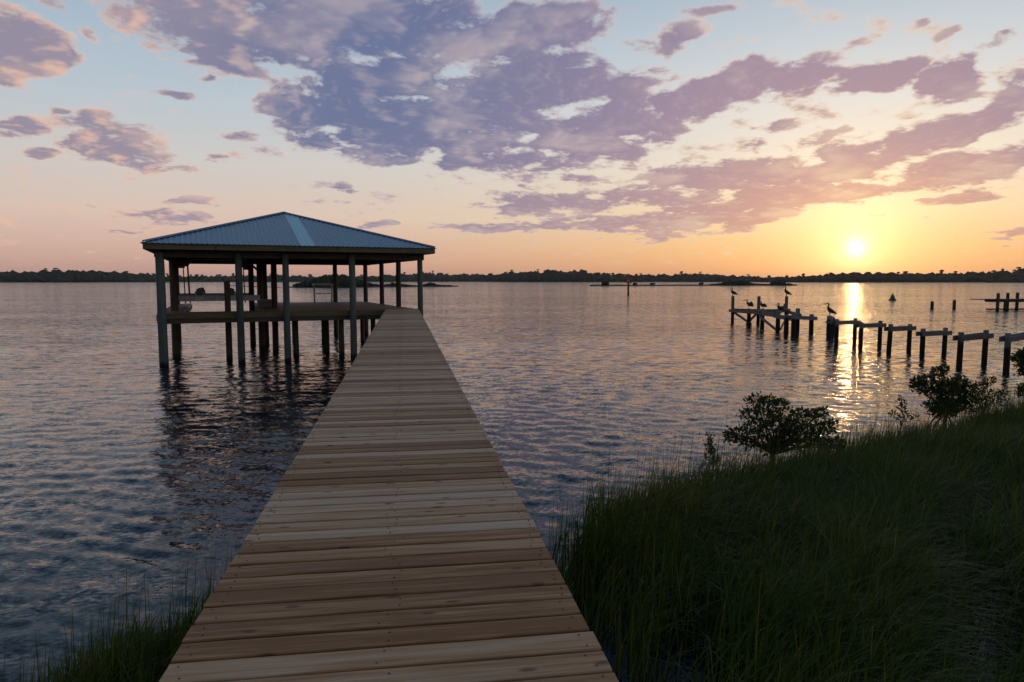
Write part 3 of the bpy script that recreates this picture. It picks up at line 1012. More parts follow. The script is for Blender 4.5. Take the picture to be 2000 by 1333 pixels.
def pb(a, za, c, zc, w=0.09, h=0.26, ext=0.25, name='beam', off=0.0):
    p0 = Vector((PP[a][0] - 29, PP[a][1] - 50, za))
    p1 = Vector((PP[c][0] - 29, PP[c][1] - 50, zc))
    d = (p1 - p0).normalized()
    n = Vector((-d.y, d.x, 0)) * off
    MB().beam(p0 - d * ext + n, p1 + d * ext + n, w, h).build(name, M['old_beam'], plat)


pb('P1', 1.16, 'P2', 1.2, off=0.2)
pb('P2', 1.2, 'P3', 1.2, off=-0.2)
pb('P1', 1.10, 'Q1', 1.14, off=-0.2)
pb('Q1', 1.18, 'Q2', 1.25, off=-0.22, h=0.3)
pb('Q2', 1.25, 'Q3', 1.22, off=-0.22, h=0.36)
pb('Q3', 1.14, 'Q4', 1.10, off=-0.22, h=0.3)
pb('Q1', 1.2, 'P3', 1.16, off=-0.2, h=0.28)
pb('P3', 1.05, 'Q5', 1.25, off=0.2)
pb('Q4', 1.2, 'Q6', 1.1, ext=0.3, off=-0.2)
pb('Q4', 1.2, 'Q6', 1.1, ext=0.3, off=0.2)
pb('Q2', 1.3, 'P2', 1.2, off=0.2, h=0.3)
pb('Q3', 1.3, 'P3', 1.2, off=0.2, h=0.28)
pb('P1', 0.92, 'Q1', 0.12, w=0.07, h=0.2, ext=0.1, name='brace', off=0.2)
pb('Q1', 0.12, 'P2', 0.95, w=0.07, h=0.2, ext=0.1, name='brace', off=0.2)
pb('Q2', 0.95, 'Q3', 0.16, w=0.07, h=0.2, ext=0.1, name='brace', off=-0.22)
pb('Q3', 0.16, 'P3', 0.95, w=0.07, h=0.2, ext=0.1, name='brace', off=-0.2)

# ------------------------------------------------------------------ pelicans
M['pelican'] = mottled('pelican_plumage', (0.035, 0.028, 0.022), (0.075, 0.06, 0.05), 30, 0.75, 0.2)
M['pelican_head'] = mottled('pelican_head', (0.10, 0.08, 0.06), (0.22, 0.19, 0.15), 20, 0.7, 0)
M['bill'] = mottled('pelican_bill', (0.06, 0.05, 0.04), (0.11, 0.09, 0.07), 20, 0.55, 0)


def pelican(loc, face, pose, label):
    """face: heading in degrees, 0 = +X; the body, neck and head are one skin"""
    p = empty('pelican', loc, R(face))
    p.scale = (1.0, 1.15, 1.0)
    tag(p, label, 'pelican', 'pelicans on the old dock')
    if pose == 'tall':        # upright, neck stretched, bill level
        spine = [(-0.34, .17), (-0.26, .2), (-0.14, .27), (0.0, .36), (0.10, .47), (0.15, .57), (0.13, .66), (0.10, .74), (0.11, .82), (0.15, .86), (0.21, .855)]
        bill = [(0.19, .85), (0.33, .79), (0.49, .70)]
    elif pose == 'tucked':    # neck folded back, bill resting on the breast
        spine = [(-0.36, .15), (-0.28, .19), (-0.15, .26), (0.0, .33), (0.11, .42), (0.13, .50), (0.08, .57), (0.05, .64), (0.08, .70), (0.13, .72), (0.19, .70)]
        bill = [(0.17, .70), (0.25, .58), (0.30, .43)]
    elif pose == 'low':       # hunched, preening
        spine = [(-0.38, .16), (-0.30, .2), (-0.17, .25), (0.0, .29), (0.13, .33), (0.19, .39), (0.20, .45), (0.18, .51), (0.20, .56), (0.24, .575), (0.29, .555)]
        bill = [(0.27, .56), (0.36, .46), (0.42, .33)]
    else:                     # leaning, wings held out
        spine = [(-0.36, .20), (-0.28, .24), (-0.15, .30), (0.0, .36), (0.12, .43), (0.18, .52), (0.19, .60), (0.17, .67), (0.20, .73), (0.25, .75), (0.31, .735)]
        bill = [(0.29, .735), (0.43, .69), (0.58, .63)]
    rads = [(.035, .075), (.06, .10), (.13, .14), (.155, .155), (.12, .12), (.068, .068), (.046, .046), (.036, .036), (.042, .040), (.050, .044), (.026, .024)]
    mb = MB()
    mb.tube([(x, 0, z) for (x, z) in spine], rads, 12)
    body = mb.build('body', M['pelican'], p, True)
    ss = body.modifiers.new('smooth', 'SUBSURF')
    ss.levels = ss.render_levels = 1
    MB().tube([(x, 0, z) for (x, z) in bill], [(.026, .022), (.022, .016), (.006, .005)], 8).build('bill', M['bill'], body, True)
    for s in (-1, 1):
        if pose == 'spread':
            pts = [(-0.02, s * 0.12, .40), (-0.06, s * 0.34, .50), (-0.14, s * 0.58, .44), (-0.30, s * 0.78, .30)]
            rd = [(.03, .13), (.022, .15), (.018, .13), (.01, .05)]
        else:
            pts = [(0.08, s * 0.10, .40 if pose != 'low' else .33), (-0.06, s * 0.135, .33), (-0.24, s * 0.11, .23), (-0.42, s * 0.05, .13)]
            rd = [(.06, .02), (.105, .03), (.075, .025), (.02, .01)]
        MB().tube(pts, rd, 10).build('wing', M['pelican'], p, True)
        MB().tube([(0.0, s * 0.06, .28), (0.02, s * 0.06, .10), (0.02, s * 0.06, 0.0)], [.03, .016, .016], 6).build('leg', M['bill'], p, True)
        MB().add([(0.0, s * 0.06, 0.0), (0.11, s * 0.02, 0.0), (0.13, s * 0.06, 0.0), (0.11, s * 0.11, 0.0), (0.0, s * 0.06, 0.02)],
                 [(0, 3, 2), (0, 2, 1), (4, 1, 2), (4, 2, 3), (4, 0, 1), (4, 3, 0)]).build('foot', M['bill'], p)
    return p


pelican((29.15, 57.4, 2.40), 165, 'tucked', 'pelican on the tall pile at the left end of the ruined dock')
pelican((33.1, 55.3, 2.42), 165, 'tall', 'pelican on the tall right-hand pile of the ruined dock')
pelican((28.27, 41.9, 1.44), 170, 'tall', 'pelican standing on the thick double pile, bill towards the left')
pelican((28.89, 53.94, 1.42), 150, 'spread', 'pelican with wings held out on the low left pile of the ruined dock')
pelican((28.11, 50.33, 1.56), 200, 'low', 'hunched pelican beside the middle tall pile of the ruined dock')
pelican((29.55, 49.95, 1.36), 20, 'low', 'pelican bent forward on the middle beam of the ruined dock')
pelican((28.6, 48.7, 1.36), 185, 'tucked', 'pelican sitting on the beam nearest the tall right-hand pile')

# ------------------------------------------------------------------ marks and piles farther out
M['red_mark'] = mottled('red_daymark', (0.42, 0.05, 0.02), (0.55, 0.09, 0.04), 4, 0.5, 0)
M['pink_mark'] = mottled('faded_red_panel', (0.62, 0.28, 0.2), (0.72, 0.36, 0.27), 4, 0.6, 0)
M['green_buoy'] = mottled('green_buoy_paint', (0.03, 0.11, 0.06), (0.06, 0.17, 0.10), 3, 0.5, 0)
bc = empty('channel_marker', (58.5, 173.2, 0.0))
tag(bc, 'channel marker pole with red triangular board in mid river', 'marker')
MB().tube([(0, 0, -1), (0, 0, 3.4)], [0.28, 0.25], 10).build('pole', M['pile_dark'], bc, True)
MB().add([(-1.0, -0.32, 3.15), (1.0, -0.32, 3.15), (0, -0.32, 4.95), (-1.0, -0.26, 3.15), (1.0, -0.26, 3.15), (0, -0.26, 4.95)],
         [(0, 1, 2), (5, 4, 3), (0, 3, 4, 1), (1, 4, 5, 2), (2, 5, 3, 0)]).build('daymark_board', M['red_mark'], bc)
MB().add([(-0.5, -0.36, 3.35), (0.25, -0.36, 3.35), (-0.1, -0.36, 4.4), (-0.5, -0.33, 3.35), (0.25, -0.33, 3.35), (-0.1, -0.33, 4.4)],
         [(0, 1, 2), (5, 4, 3), (0, 3, 4, 1), (1, 4, 5, 2), (2, 5, 3, 0)]).build('reflective_panel', M['pink_mark'], bc)
MB().box((0.25, 0, 2.95), (0.9, 0.5, 0.12)).tube([(0, 0, 3.4), (0, 0, 5.0), (0, 0, 5.3)], [0.1, 0.1, 0.16], 8).build('lantern_stand', M['motor'], bc)

by = empty('channel_buoy', (91.8, 117.0, 0.0))
tag(by, 'small green channel buoy floating near the sun glitter', 'buoy')
MB().tube([(0, 0, -0.4), (0, 0, 0.05), (0, 0, 0.3), (0, 0, 0.36)], [0.62, 0.66, 0.62, 0.3], 16).build('float', M['green_buoy'], by, True)
MB().tube([(0, 0, 0.34), (0, 0, 0.7), (0, 0, 1.05)], [0.42, 0.36, 0.22], 14).build('tower', M['green_buoy'], by, True)
MB().tube([(0, 0, 1.03), (0, 0, 1.32), (0, 0, 1.4)], [0.11, 0.1, 0.03], 10).build('lantern', M['motor'], by, True)

for (x, y, z, lab) in ((69.34, 80.87, 0.98, 'left one of two short dark piles standing alone right of the buoy'),
                       (71.6, 79.7, 1.18, 'right one of two short dark piles standing alone right of the buoy')):
    q_ = empty('lone_pile', (x, y, 0.0))
    tag(q_, lab, 'piling', 'two lone piles')
    pile_obj(q_, 0, 0, z, 0.2, 'pile_dark')
    MB().tube([(0, 0, z - 0.05), (0, 0, z + 0.09)], [0.215, 0.05], 10).build('cap', M['old_beam'], q_)

rd_ = empty('distant_dock', (75.0, 76.0, 0.0))
tag(rd_, 'dark dock on piles cut off by the right edge of the frame', 'dock')
for (x, y, z) in ((-0.9, -0.4, 2.2), (0.1, -0.5, 1.1), (1.2, 0.3, 2.2), (2.5, 0.2, 2.25), (4.3, 0.1, 2.2), (6.0, -0.2, 2.1), (8.0, -0.5, 2.2)):
    pile_obj(rd_, x, y, z, 0.19, 'pile_dark')
MB().box((3.6, -0.2, 1.40), (14.0, 1.5, 0.10), rz=-0.12).build('deck', M['old_beam'], rd_)
MB().box((4.2, -0.3, 1.20), (11.6, 1.2, 0.28), rz=-0.12).build('deck_beam', M['pile_dark'], rd_)
MB().box((3.0, 0.2, 0.12), (9.0, 0.12, 0.16), rz=-0.1).build('low_waler', M['pile_dark'], rd_)

# ------------------------------------------------------------------ far shore and islands
M['forest'] = mottled('far_forest_foliage', (0.022, 0.032, 0.016), (0.055, 0.07, 0.035), 0.12, 0.9, 0, spec=0.1)
M['shrub'] = mottled('island_shrub_foliage', (0.02, 0.032, 0.014), (0.05, 0.07, 0.03), 0.8, 0.85, 0, spec=0.15)
M['shore'] = mottled('shore_ground', (0.05, 0.045, 0.03), (0.10, 0.09, 0.06), 0.05, 0.9, 0)
M['sand'] = mottled('island_marsh_edge', (0.035, 0.038, 0.02), (0.075, 0.07, 0.04), 0.2, 0.9, 0)


def ico(sub=1):
    bm = bmesh.new()
    bmesh.ops.create_icosphere(bm, subdivisions=sub, radius=1.0)
    v = np.array([tuple(q.co) for q in bm.verts])
    f = np.array([[q.index for q in fc.verts] for fc in bm.faces])
    bm.free()
    return v, f


ICO1, ICO1F = ico(1)
ICO2, ICO2F = ico(2)


def blobs(items, fine=False, seed=1):
    """leafy lumps: items (x,y,z,rx,ry,rz); every lump roughened on its own"""
    bv, bf = (ICO2, ICO2F) if fine else (ICO1, ICO1F)
    r = np.random.default_rng(seed)
    V, F, off = [], [], 0
    for (x, y, z, a, b_, c) in items:
        k = 1 + r.uniform(-0.34, 0.34, (len(bv), 1))
        V.append(bv * k * np.array([a, b_, c]) + np.array([x, y, z]))
        F.append(bf + off)
        off += len(bv)
    return np.concatenate(V), np.concatenate(F)


def polar(px_deg, r):
    return r * math.sin(R(px_deg)), r * math.cos(R(px_deg))


def shore_r(a):
    """distance of the far bank by bearing"""
    return 1480 + 130 * math.sin(R(a * 2.3 + 40)) + 60 * math.sin(R(a * 7 + 10)) - 240 * max(0.0, min(1.0, (a - 5.5) / 3.0)) + 60 * math.sin(R(a * 19))


land_v, land_f = [], []
angs = np.arange(-80, 100, 0.5)
for a in angs:
    r0 = shore_r(a)
    for (dr, z) in ((-4, -0.4), (6, 0.5), (40, 1.5), (900, 3.0)):
        x, y = polar(a, r0 + dr)
        land_v.append((x, y, z))
n4 = 4
for i in range(len(angs) - 1):
    for j in range(3):
        k = i * n4 + j
        land_f.append((k, k + n4, k + n4 + 1, k + 1))
o = MB().add(land_v, land_f).build('far_shore', M['shore'])
tag(o, 'low far bank of the river under the forest', 'shore', kind='structure')
items = []
r = random.Random(5)
a = -60.0
while a < 85.0:
    r0 = shore_r(a)
    lean = 0.85 + 0.25 * math.sin(R(a * 9)) + 0.12 * math.sin(R(a * 31 + 50))
    for row, dr in enumerate((14, 32, 55, 85)):
        x, y = polar(a + r.uniform(-0.1, 0.1), r0 + dr + r.uniform(-8, 8))
        h = (11.6 + 2.2 * row) * lean * r.uniform(0.8, 1.18)
        w = r.uniform(8, 14)
        items.append((x, y, h * 0.42, w, w, h * 0.55))
        items.append((x + r.uniform(-3, 3), y, h * 0.8, w * 0.6, w * 0.6, h * 0.25))
        if row >= 2 and r.random() < 0.13:
            ht = h * r.uniform(1.12, 1.32)
            items.append((x, y, ht, r.uniform(2.5, 5.0), 4.0, r.uniform(1.2, 2.4)))
            items.append((x + r.uniform(-2, 2), y, ht - 3.0, r.uniform(2.0, 4.0), 3.0, r.uniform(1.0, 2.0)))
            items.append((x, y, ht * 0.7, 0.5, 0.5, ht * 0.3))
    a += r.uniform(0.16, 0.26)
V, F = blobs(items, False, 9)
me = mesh_np('far_forest', V, F.ravel(), np.full(len(F), 3))
me.materials.append(M['forest'])
tag(link(bpy.data.objects.new('far_forest', me)), 'dark continuous belt of woodland along the far shore', 'forest', kind='stuff')


def island(name, pts, wid, label, z=0.35):
    """low strip of marsh through points"""
    vs, fs = [], []
    for i, (x, y) in enumerate(pts):
        t = i / (len(pts) - 1)
        w = wid * (math.sin(math.pi * min(max(t, 0.04), 0.96)) ** 0.5)
        d = Vector((pts[min(i + 1, len(pts) - 1)][0] - pts[max(i - 1, 0)][0], pts[min(i + 1, len(pts) - 1)][1] - pts[max(i - 1, 0)][1], 0)).normalized()
        n = Vector((-d.y, d.x, 0))
        for (s, zz) in ((-1, -0.3), (-0.7, z * 0.7), (0, z), (0.7, z * 0.7), (1, -0.3)):
            vs.append((x + n.x * s * w, y + n.y * s * w, zz + 0.1 * r.uniform(-1, 1)))
    for i in range(len(pts) - 1):
        for j in range(4):
            k = i * 5 + j
            fs.append((k, k + 5, k + 6, k + 1))
    o = MB().add(vs, fs).build(name, M['sand'], None, True)
    tag(o, label, 'island', kind='structure')


def strip(x0, y0, x1, y1, n=24, wob=2.0):
    return [(x0 + (x1 - x0) * i / n, y0 + (y1 - y0) * i / n + wob * math.sin(i * 0.9)) for i in range(n + 1)]


island('island', strip(-60, 366, 32, 408), 7.0, 'low mangrove island seen through the boathouse', 0.5)
island('island', strip(122, 436, 278, 452), 6.0, 'low marsh island right of the channel marker', 0.8)
island('sandbar', strip(-122, 500, -64, 372), 6.0, 'thin low sandbar left of the mangrove island', 0.22)


def thicket(name, x0, y0, x1, y1, n, hmax, prof, label, cat='mangroves', seed=3):
    rr_ = random.Random(seed)
    it = []
    for i in range(n):
        t = rr_.random()
        h = hmax * prof(t) * rr_.uniform(0.7, 1.1)
        x, y = x0 + (x1 - x0) * t, y0 + (y1 - y0) * t + rr_.uniform(-3.5, 3.5)
        w = rr_.uniform(0.7, 1.5) * (0.5 + h * 0.25)
        it.append((x, y, h * 0.45, w, w, h * 0.55))
        it.append((x + rr_.uniform(-1, 1), y, h * 0.85, w * 0.6, w * 0.6, h * 0.22))
    V, F = blobs(it, False, seed)
    me = mesh_np(name, V, F.ravel(), np.full(len(F), 3))
    me.materials.append(M['shrub'])
    tag(link(bpy.data.objects.new(name, me)), label, cat, kind='stuff')


thicket('mangrove_thicket', -56, 368, 28, 406, 380, 6.0, lambda t: 0.16 + 0.9 * math.exp(-((t - 0.24) / 0.17) ** 2) + 0.25 * math.exp(-((t - 0.62) / 0.05) ** 2) + 0.2 * math.exp(-((t - 0.85) / 0.04) ** 2),
        'dense green mangrove thicket on the island behind the boathouse', seed=4)
thicket('mangrove_thicket', 208, 445, 272, 451, 260, 3.7, lambda t: 0.3 + 0.6 * math.exp(-((t - 0.33) / 0.17) ** 2) + 0.75 * math.exp(-((t - 0.86) / 0.07) ** 2),
        'low dark thicket on the right half of the marsh island', seed=6)
for (x, y, h, w, lab) in ((132, 437.5, 3.0, 2.6, 'largest lone shrub at the left tip of the marsh island'),
                          (153, 439.5, 1.9, 1.8, 'small lone shrub just right of the channel marker'),
                          (166, 441, 1.6, 2.3, 'flat wide shrub on the left half of the marsh island'),
                          (202, 444, 2.0, 2.0, 'lone shrub in the middle of the marsh island')):
    s_ = empty('island_shrub', (x, y, 0.3))
    tag(s_, lab, 'shrub', 'lone shrubs on the marsh island')
    MB().tube([(0, 0, -0.2), (0.1, 0, h * 0.5)], [0.15, 0.08], 6).build('trunk', M['pile_dark'], s_)
    it = [(rnd.uniform(-w * .55, w * .55), rnd.uniform(-.8, .8), h * rnd.uniform(0.35, 0.8), w * rnd.uniform(.3, .5), w * .4, h * rnd.uniform(.18, .3)) for _ in range(12)]
    V, F = blobs(it, True, int(x))
    me = mesh_np('crown', V, F.ravel(), np.full(len(F), 3))
    me.materials.append(M['shrub'])
    child('crown', me, s_)

# ------------------------------------------------------------------ mangroves and saplings
def leaf_mat(name, c0, c1, c2, trans=0.25, rough=0.45, attr='tone'):
    m, N, b, o = new_mat(name)
    at = N.node('ShaderNodeAttribute', attribute_name=attr)
    col = N.ramp(at.outputs['Fac'], [(0.0, c0), (0.5, c1), (1.0, c2)])
    N.put(b.inputs['Base Color'], col)
    b.inputs['Roughness'].default_value = rough
    b.inputs['Specular IOR Level'].default_value = 0.3
    tr = N.node('ShaderNodeBsdfTranslucent')
    N.put(tr.inputs[0], N.mix(1.0, col, (1.1, 1.15, 0.6), 'MULTIPLY'))
    mx = N.node('ShaderNodeMixShader')
    mx.inputs[0].default_value = trans
    N.t.links.new(b.outputs[0], mx.inputs[1])
    N.t.links.new(tr.outputs[0], mx.inputs[2])
    N.t.links.new(mx.outputs[0], o.inputs[0])
    return m


M['leaf'] = leaf_mat('mangrove_leaf', (0.025, 0.048, 0.012), (0.055, 0.09, 0.022), (0.10, 0.125, 0.035), trans=0.35)
M['bark'] = mottled('mangrove_bark', (0.03, 0.022, 0.017), (0.075, 0.058, 0.046), 12, 0.85, 0.5, 0.01, stretch=(1, 1, 0.3))
CR = Vector((math.cos(R(-9.02)), math.sin(R(-9.02)), 0))   # the bushes' broad side runs along the bank
CD = Vector((-CR.y, CR.x, 0))


def leaves_mesh(centers, radii, per, size, seed):
    r = np.random.default_rng(seed)
    P, Nn = [], []
    for c, ra in zip(centers, radii):
        n = int(per * (ra / 0.2) ** 1.6)
        d = r.normal(size=(n, 3))
        d /= np.linalg.norm(d, axis=1)[:, None]
        rad = ra * r.uniform(0.25, 1.0, n) ** 0.45 * (1 + 0.3 * r.normal(size=n).clip(-1, 1.5))
        P.append(np.array(c) + d * rad[:, None] * np.array([1.15, 1.0, 0.72]))
        Nn.append(d)
    P, D = np.concatenate(P), np.concatenate(Nn)
    n = len(P)
    ax = D + r.normal(size=(n, 3)) * 0.7 + np.array([0, 0, 0.45])
    ax /= np.linalg.norm(ax, axis=1)[:, None]
    sd = np.cross(ax, r.normal(size=(n, 3)))
    sd /= np.linalg.norm(sd, axis=1)[:, None]
    nr = np.cross(ax, sd)
    L = (size * r.uniform(0.7, 1.25, n))[:, None]
    w = L * 0.27
    v = np.stack((P, P + ax * L * 0.45 + sd * w + nr * w * 0.35, P + ax * L, P + ax * L * 0.45 - sd * w + nr * w * 0.35), 1).reshape(-1, 3)
    b = np.arange(n)[:, None] * 4
    F = np.concatenate((b + np.array([0, 1, 2]), b + np.array([0, 2, 3])), 1).reshape(-1, 3)
    me = mesh_np('crown', v, F.ravel(), np.full(len(F), 3))
    at = me.attributes.new('tone', 'FLOAT', 'POINT')
    at.data.foreach_set('value', np.repeat(r.uniform(0, 1, n), 4).astype(np.float32))
    me.materials.append(M['leaf'])
    return me


def bush(name, base, lumps, unit, label, cat, leaf=0.06, per=170, trunk=0.05, seed=1, roots=(), grp=None):
    """lumps: (x, z, r) in units along the bank and up, from the foot"""
    t = empty(name, base)
    tag(t, label, cat, grp)
    r = random.Random(seed)
    cs, rs = [], []
    for (x, z, rad) in lumps:
        p = CR * (x * unit) + CD * (r.uniform(-0.5, 0.5) * max(abs(x) * unit * 0.5, 0.25)) + Vector((0, 0, z * unit))
        cs.append(tuple(p))
        rs.append(rad * unit)
    mb = MB()
    fork = Vector((r.uniform(-.04, .04), 0, 0)) + CR * 0.06 + Vector((0, 0, min(l[1] for l in lumps) * unit * 0.45 + 0.04))
    mb.tube([(0, 0, -0.35), tuple(fork * 0.5), tuple(fork)], [trunk * 1.25, trunk, trunk * 0.85], 8)
    for c, rad in zip(cs, rs):
        c = Vector(c)
        m1 = fork.lerp(c, 0.4) + Vector((r.uniform(-.06, .06), r.uniform(-.06, .06), r.uniform(-0.03, .09)))
        m2 = fork.lerp(c, 0.75) + Vector((r.uniform(-.05, .05), r.uniform(-.05, .05), r.uniform(-0.03, .05)))
        mb.tube([tuple(fork), tuple(m1), tuple(m2), tuple(c)], [trunk * 0.6, trunk * 0.36, trunk * 0.22, 0.004], 6)
        for _ in range(4):
            e = c + Vector((r.uniform(-1, 1), r.uniform(-1, 1), r.uniform(-.4, .9))) * rad * 0.9
            mb.tube([tuple(m2), tuple(m2.lerp(e, .5)), tuple(e)], [trunk * 0.14 + .002, 0.005, 0.002], 4)
    for (x0, z0, x1, z1) in roots:
        a, b_ = CR * (x0 * unit) + Vector((0, 0, z0 * unit)), CR * (x1 * unit) + Vector((0, 0, z1 * unit))
        mb.tube([tuple(a), tuple(a.lerp(b_, .5) + Vector((0, 0, 0.06))), tuple(b_)], [trunk * .5, trunk * .45, trunk * .5], 6)
    mb.build('trunk', M['bark'], t, True)
    cr = child('crown', leaves_mesh(cs, rs, per, leaf, seed), t)
    tag(cr, kind='stuff')
    return t


U1 = 0.0110 / 3.333
lm = [(200, 360, 45), (255, 285, 48), (335, 285, 42), (405, 310, 45), (160, 490, 55), (240, 440, 60), (300, 520, 55), (330, 380, 65), (400, 420, 70), (480, 440, 70),
      (545, 375, 50), (600, 370, 42), (665, 365, 38), (640, 470, 60), (705, 440, 45), (720, 520, 45), (560, 480, 60), (470, 530, 55), (680, 565, 45), (230, 545, 48),
      (120, 510, 38), (320, 585, 30), (560, 560, 40), (430, 500, 60), (610, 540, 45)]
bush('mangrove_tree', (7.21, 12.38, 0.24), [(x - 360, 650 - y, r_) for (x, y, r_) in lm], U1, 'broad leafy mangrove bush at the water edge in front of the sun glitter', 'mangrove', 0.075, 250, 0.05, 3)
U2 = 0.0138 / 3.333
lm = [(1345, 190, 30), (1350, 232, 32), (1410, 188, 36), (1475, 140, 34), (1500, 120, 22), (1450, 262, 48), (1435, 330, 45), (1520, 225, 55), (1600, 205, 48), (1645, 240, 40),
      (1565, 295, 58), (1500, 335, 50), (1600, 335, 40), (1640, 295, 35), (1470, 380, 35), (1545, 370, 42)]
bush('mangrove_tree', (13.15, 14.74, 0.32), [(x - 1510, 440 - y, r_) for (x, y, r_) in lm], U2, 'rounded mangrove bush with prop roots near the right edge', 'mangrove', 0.088, 290, 0.045, 5,
     roots=[(-30, 60, -110, -60), (-10, 40, -70, -50), (10, 50, 50, -30)])
U3 = 0.0161 / 3.333
lm = [(1760, 230, 24), (1775, 215, 15), (1720, 280, 28), (1790, 290, 30), (1840, 300, 24), (1700, 325, 24), (1750, 330, 34), (1700, 245, 16), (1830, 335, 24), (1735, 250, 22), (1690, 370, 28), (1660, 380, 24)]
bush('mangrove_shrub', (14.74, 15.3, 0.4), [(x - 1740, 400 - y, r_) for (x, y, r_) in lm], U3, 'thin open mangrove shrub just right of the rounded bush', 'mangrove', 0.078, 130, 0.03, 7)
U4 = 0.0177 / 3.333
lm = [(1965, 105, 22), (1992, 75, 24), (1990, 140, 26), (2030, 100, 40), (1995, 255, 22), (2010, 280, 28), (2050, 170, 50), (2060, 260, 40)]
bush('mangrove_tree', (16.89, 16.09, 0.4), [(x - 2030, 350 - y, r_) for (x, y, r_) in lm], U4, 'mangrove branches poking in at the right edge', 'mangrove', 0.085, 380, 0.045, 9)
bush('mangrove_sapling', (5.31, 11.16, 0.25), [(-0.02, .72, .07), (0.02, .62, .06), (.07, .55, .06), (-.05, .5, .07), (0.05, .42, .07), (-.02, .85, .045), (.1, .45, .05)], 1.0,
     'small upright sapling at the grass edge left of the broad mangrove', 'sapling', 0.06, 200, 0.014, 12)
bush('mangrove_sapling', (11.1, 13.72, 0.3), [(-0.02, .78, .08), (0.05, .62, .08), (.12, .5, .07), (-.08, .48, .09), (.3, .42, .07), (-.02, .9, .05), (.02, .4, .09)], 1.0,
     'small sapling between the two larger mangrove bushes', 'sapling', 0.07, 150, 0.014, 13)

# ------------------------------------------------------------------ marsh grass
M['grass'] = leaf_mat('marsh_grass_blade', (0.030, 0.074, 0.005), (0.075, 0.112, 0.008), (0.22, 0.18, 0.05), trans=0.35, rough=0.5)


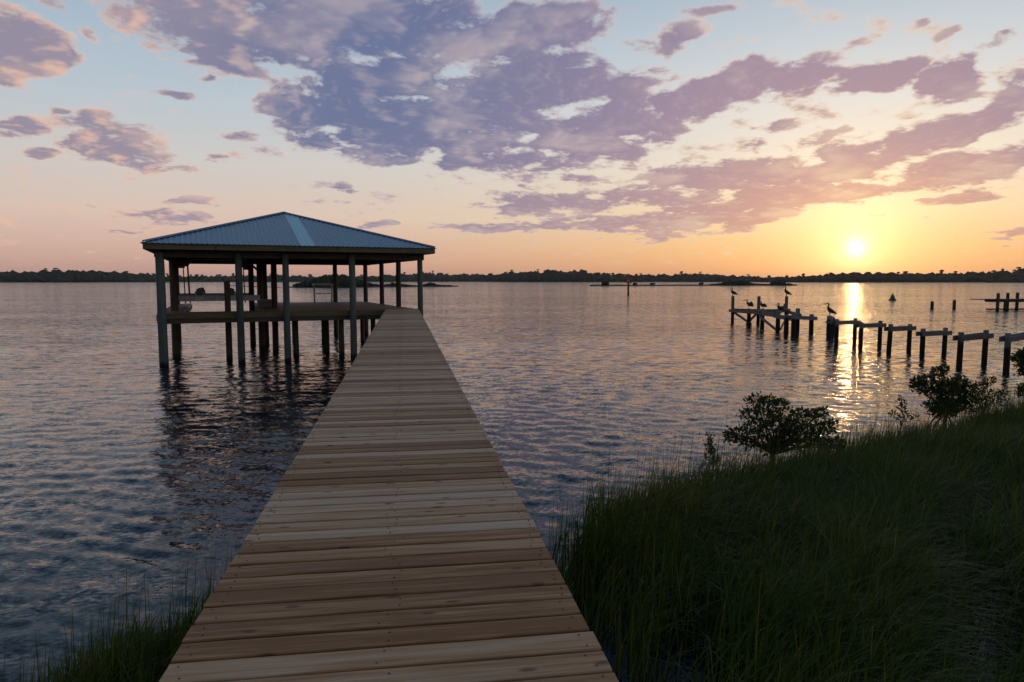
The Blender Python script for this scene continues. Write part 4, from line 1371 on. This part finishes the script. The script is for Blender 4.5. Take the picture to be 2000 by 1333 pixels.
def grass(name, poly, x0, x1, y0, y1, count, label, seed, hmean=1.04, wind=(0.8, -0.35)):
    r = np.random.default_rng(seed)
    P = np.column_stack((r.uniform(x0, x1, count), r.uniform(y0, y1, count)))
    P = P[P[:, 0] < P[:, 1] * 1.3 + 3.0]
    sd = poly_sd(P, poly)
    edge = np.clip((sd + 0.28) / 0.7, 0, 1)
    lump = vnoise(P, 0.9, seed + 1, 3)
    keep = r.uniform(0, 1, len(P)) < edge ** 1.6 * np.clip(0.72 + 0.55 * lump, 0.18, 1.0) * (1 - 0.93 * pool_depth(P) ** 0.7)
    # sparse stems in the shallow strip beside the pier
    strip_ = (P[:, 0] < 2.75) & (P[:, 1] < 7.6) & (P[:, 0] > 0.8)
    keep &= ~(strip_ & (r.uniform(0, 1, len(P)) < 0.5))
    P, sd, lump = P[keep], sd[keep], lump[keep]
    n = len(P)
    # tufts: pull blades towards tuft centres
    cell = 0.13
    cx_ = (np.floor(P / cell) + 0.5) * cell
    hsh = np.sin(np.floor(P[:, 0] / cell) * 127.1 + np.floor(P[:, 1] / cell) * 311.7) * 43758.5
    hsh -= np.floor(hsh)
    P = P + (cx_ - P) * 0.45
    z0 = np.maximum(mud_z(P, sd), -0.12)
    tall = hmean * (0.80 + 0.28 * vnoise(P, 0.55, seed + 3, 3)) * r.uniform(0.62, 1.22, n) * (0.85 + 0.3 * hsh)
    tall *= np.clip(0.95 + sd * 0.2, 0.8, 1.0)
    upr = np.clip(1 - sd / 0.55, 0.0, 1.0)                 # edge stems stand straighter
    stem = (r.uniform(0, 1, n) < 0.05) & (sd < 1.1)
    tall = np.where(stem, tall * 1.55, tall)
    wv = 0.45 * vnoise(P, 0.35, seed + 5, 2)
    ang = math.atan2(wind[1], wind[0]) + wv * 2.2 + r.normal(0, 0.85, n) + (hsh - 0.5) * 1.4
    bend = np.clip(r.gamma(2.4, 0.29, n), 0.04, 1.4) * (1 - 0.7 * upr)
    bend = np.where(stem, 0.08, bend)
    wdt = r.uniform(0.0032, 0.0070, n) * np.where(stem, 0.6, 1.0)
    dirv = np.column_stack((np.cos(ang), np.sin(ang)))
    face = ang + math.pi / 2 + r.normal(0, 0.6, n)
    side = np.column_stack((np.cos(face), np.sin(face)))
    ts = [0.0, 0.3, 0.58, 0.82, 1.0]
    rows = []
    for t in ts:
        out = bend * tall * (t ** 2.1) * 0.95
        up = tall * (t - 0.46 * np.minimum(bend, 1.4) * t ** 2.6)
        c = np.column_stack((P + dirv * out[:, None], z0 + up))
        w = wdt * (1.0 - 0.15 * t) * (1 if t < 0.8 else (1 - t) / 0.2 * 0.85)
        if t < 1.0:
            off = np.column_stack((side * w[:, None], np.zeros(n)))
            rows += [c - off, c + off]
        else:
            rows.append(c)
    V = np.stack(rows, 1).reshape(-1, 3)
    b = (np.arange(n) * 9)[:, None]
    quads = np.concatenate([b + np.array([2 * k, 2 * k + 1, 2 * k + 3, 2 * k + 2]) for k in range(3)], 1).reshape(-1, 4)
    tris = b + np.array([6, 7, 8])
    flat = np.concatenate((quads.ravel(), tris.ravel()))
    sizes = np.concatenate((np.full(len(quads), 4), np.full(len(tris), 3)))
    me = mesh_np(name, V, flat, sizes)
    at = me.attributes.new('tone', 'FLOAT', 'POINT')
    tone = np.clip(0.42 + 0.3 * vnoise(P, 0.6, seed + 8, 3) + r.normal(0, 0.2, n) + 0.2 * (hsh - .5), 0, 1)
    tone = np.where(r.uniform(0, 1, n) < 0.035, 1.0, tone)
    at.data.foreach_set('value', np.repeat(tone, 9).astype(np.float32))
    me.materials.append(M['grass'])
    o = link(bpy.data.objects.new(name, me))
    tag(o, label, 'grass', kind='stuff')
    return n


grass('marsh_grass', MARSH, 1.5, 22.0, 3.6, 17.6, 460000, 'tall dark green marsh grass covering the bank right of the pier', 31)
grass('marsh_grass', LEFT_MARSH, -4.2, -0.4, 3.6, 8.0, 80000, 'tuft of green marsh grass below the pier at bottom left', 57, 0.78)

# ------------------------------------------------------------------ damp evening air over the river
hz = MB().box((0.0, 0.0, 23.5), (11800.0, 11800.0, 53.0))
m = bpy.data.materials.new('evening_haze')
m.use_nodes = True
m.node_tree.nodes.clear()
HN = NT(m.node_tree)
vol = HN.node('ShaderNodeVolumePrincipled')
vol.inputs['Color'].default_value = (0.93, 0.94, 1.0, 1.0)
vol.inputs['Density'].default_value = 0.00006
vol.inputs['Anisotropy'].default_value = 0.65
ho = HN.node('ShaderNodeOutputMaterial')
m.node_tree.links.new(vol.outputs[0], ho.inputs['Volume'])
haze = hz.build('haze', m)
tag(haze, 'thin damp evening haze lying over the river', 'haze', kind='stuff')
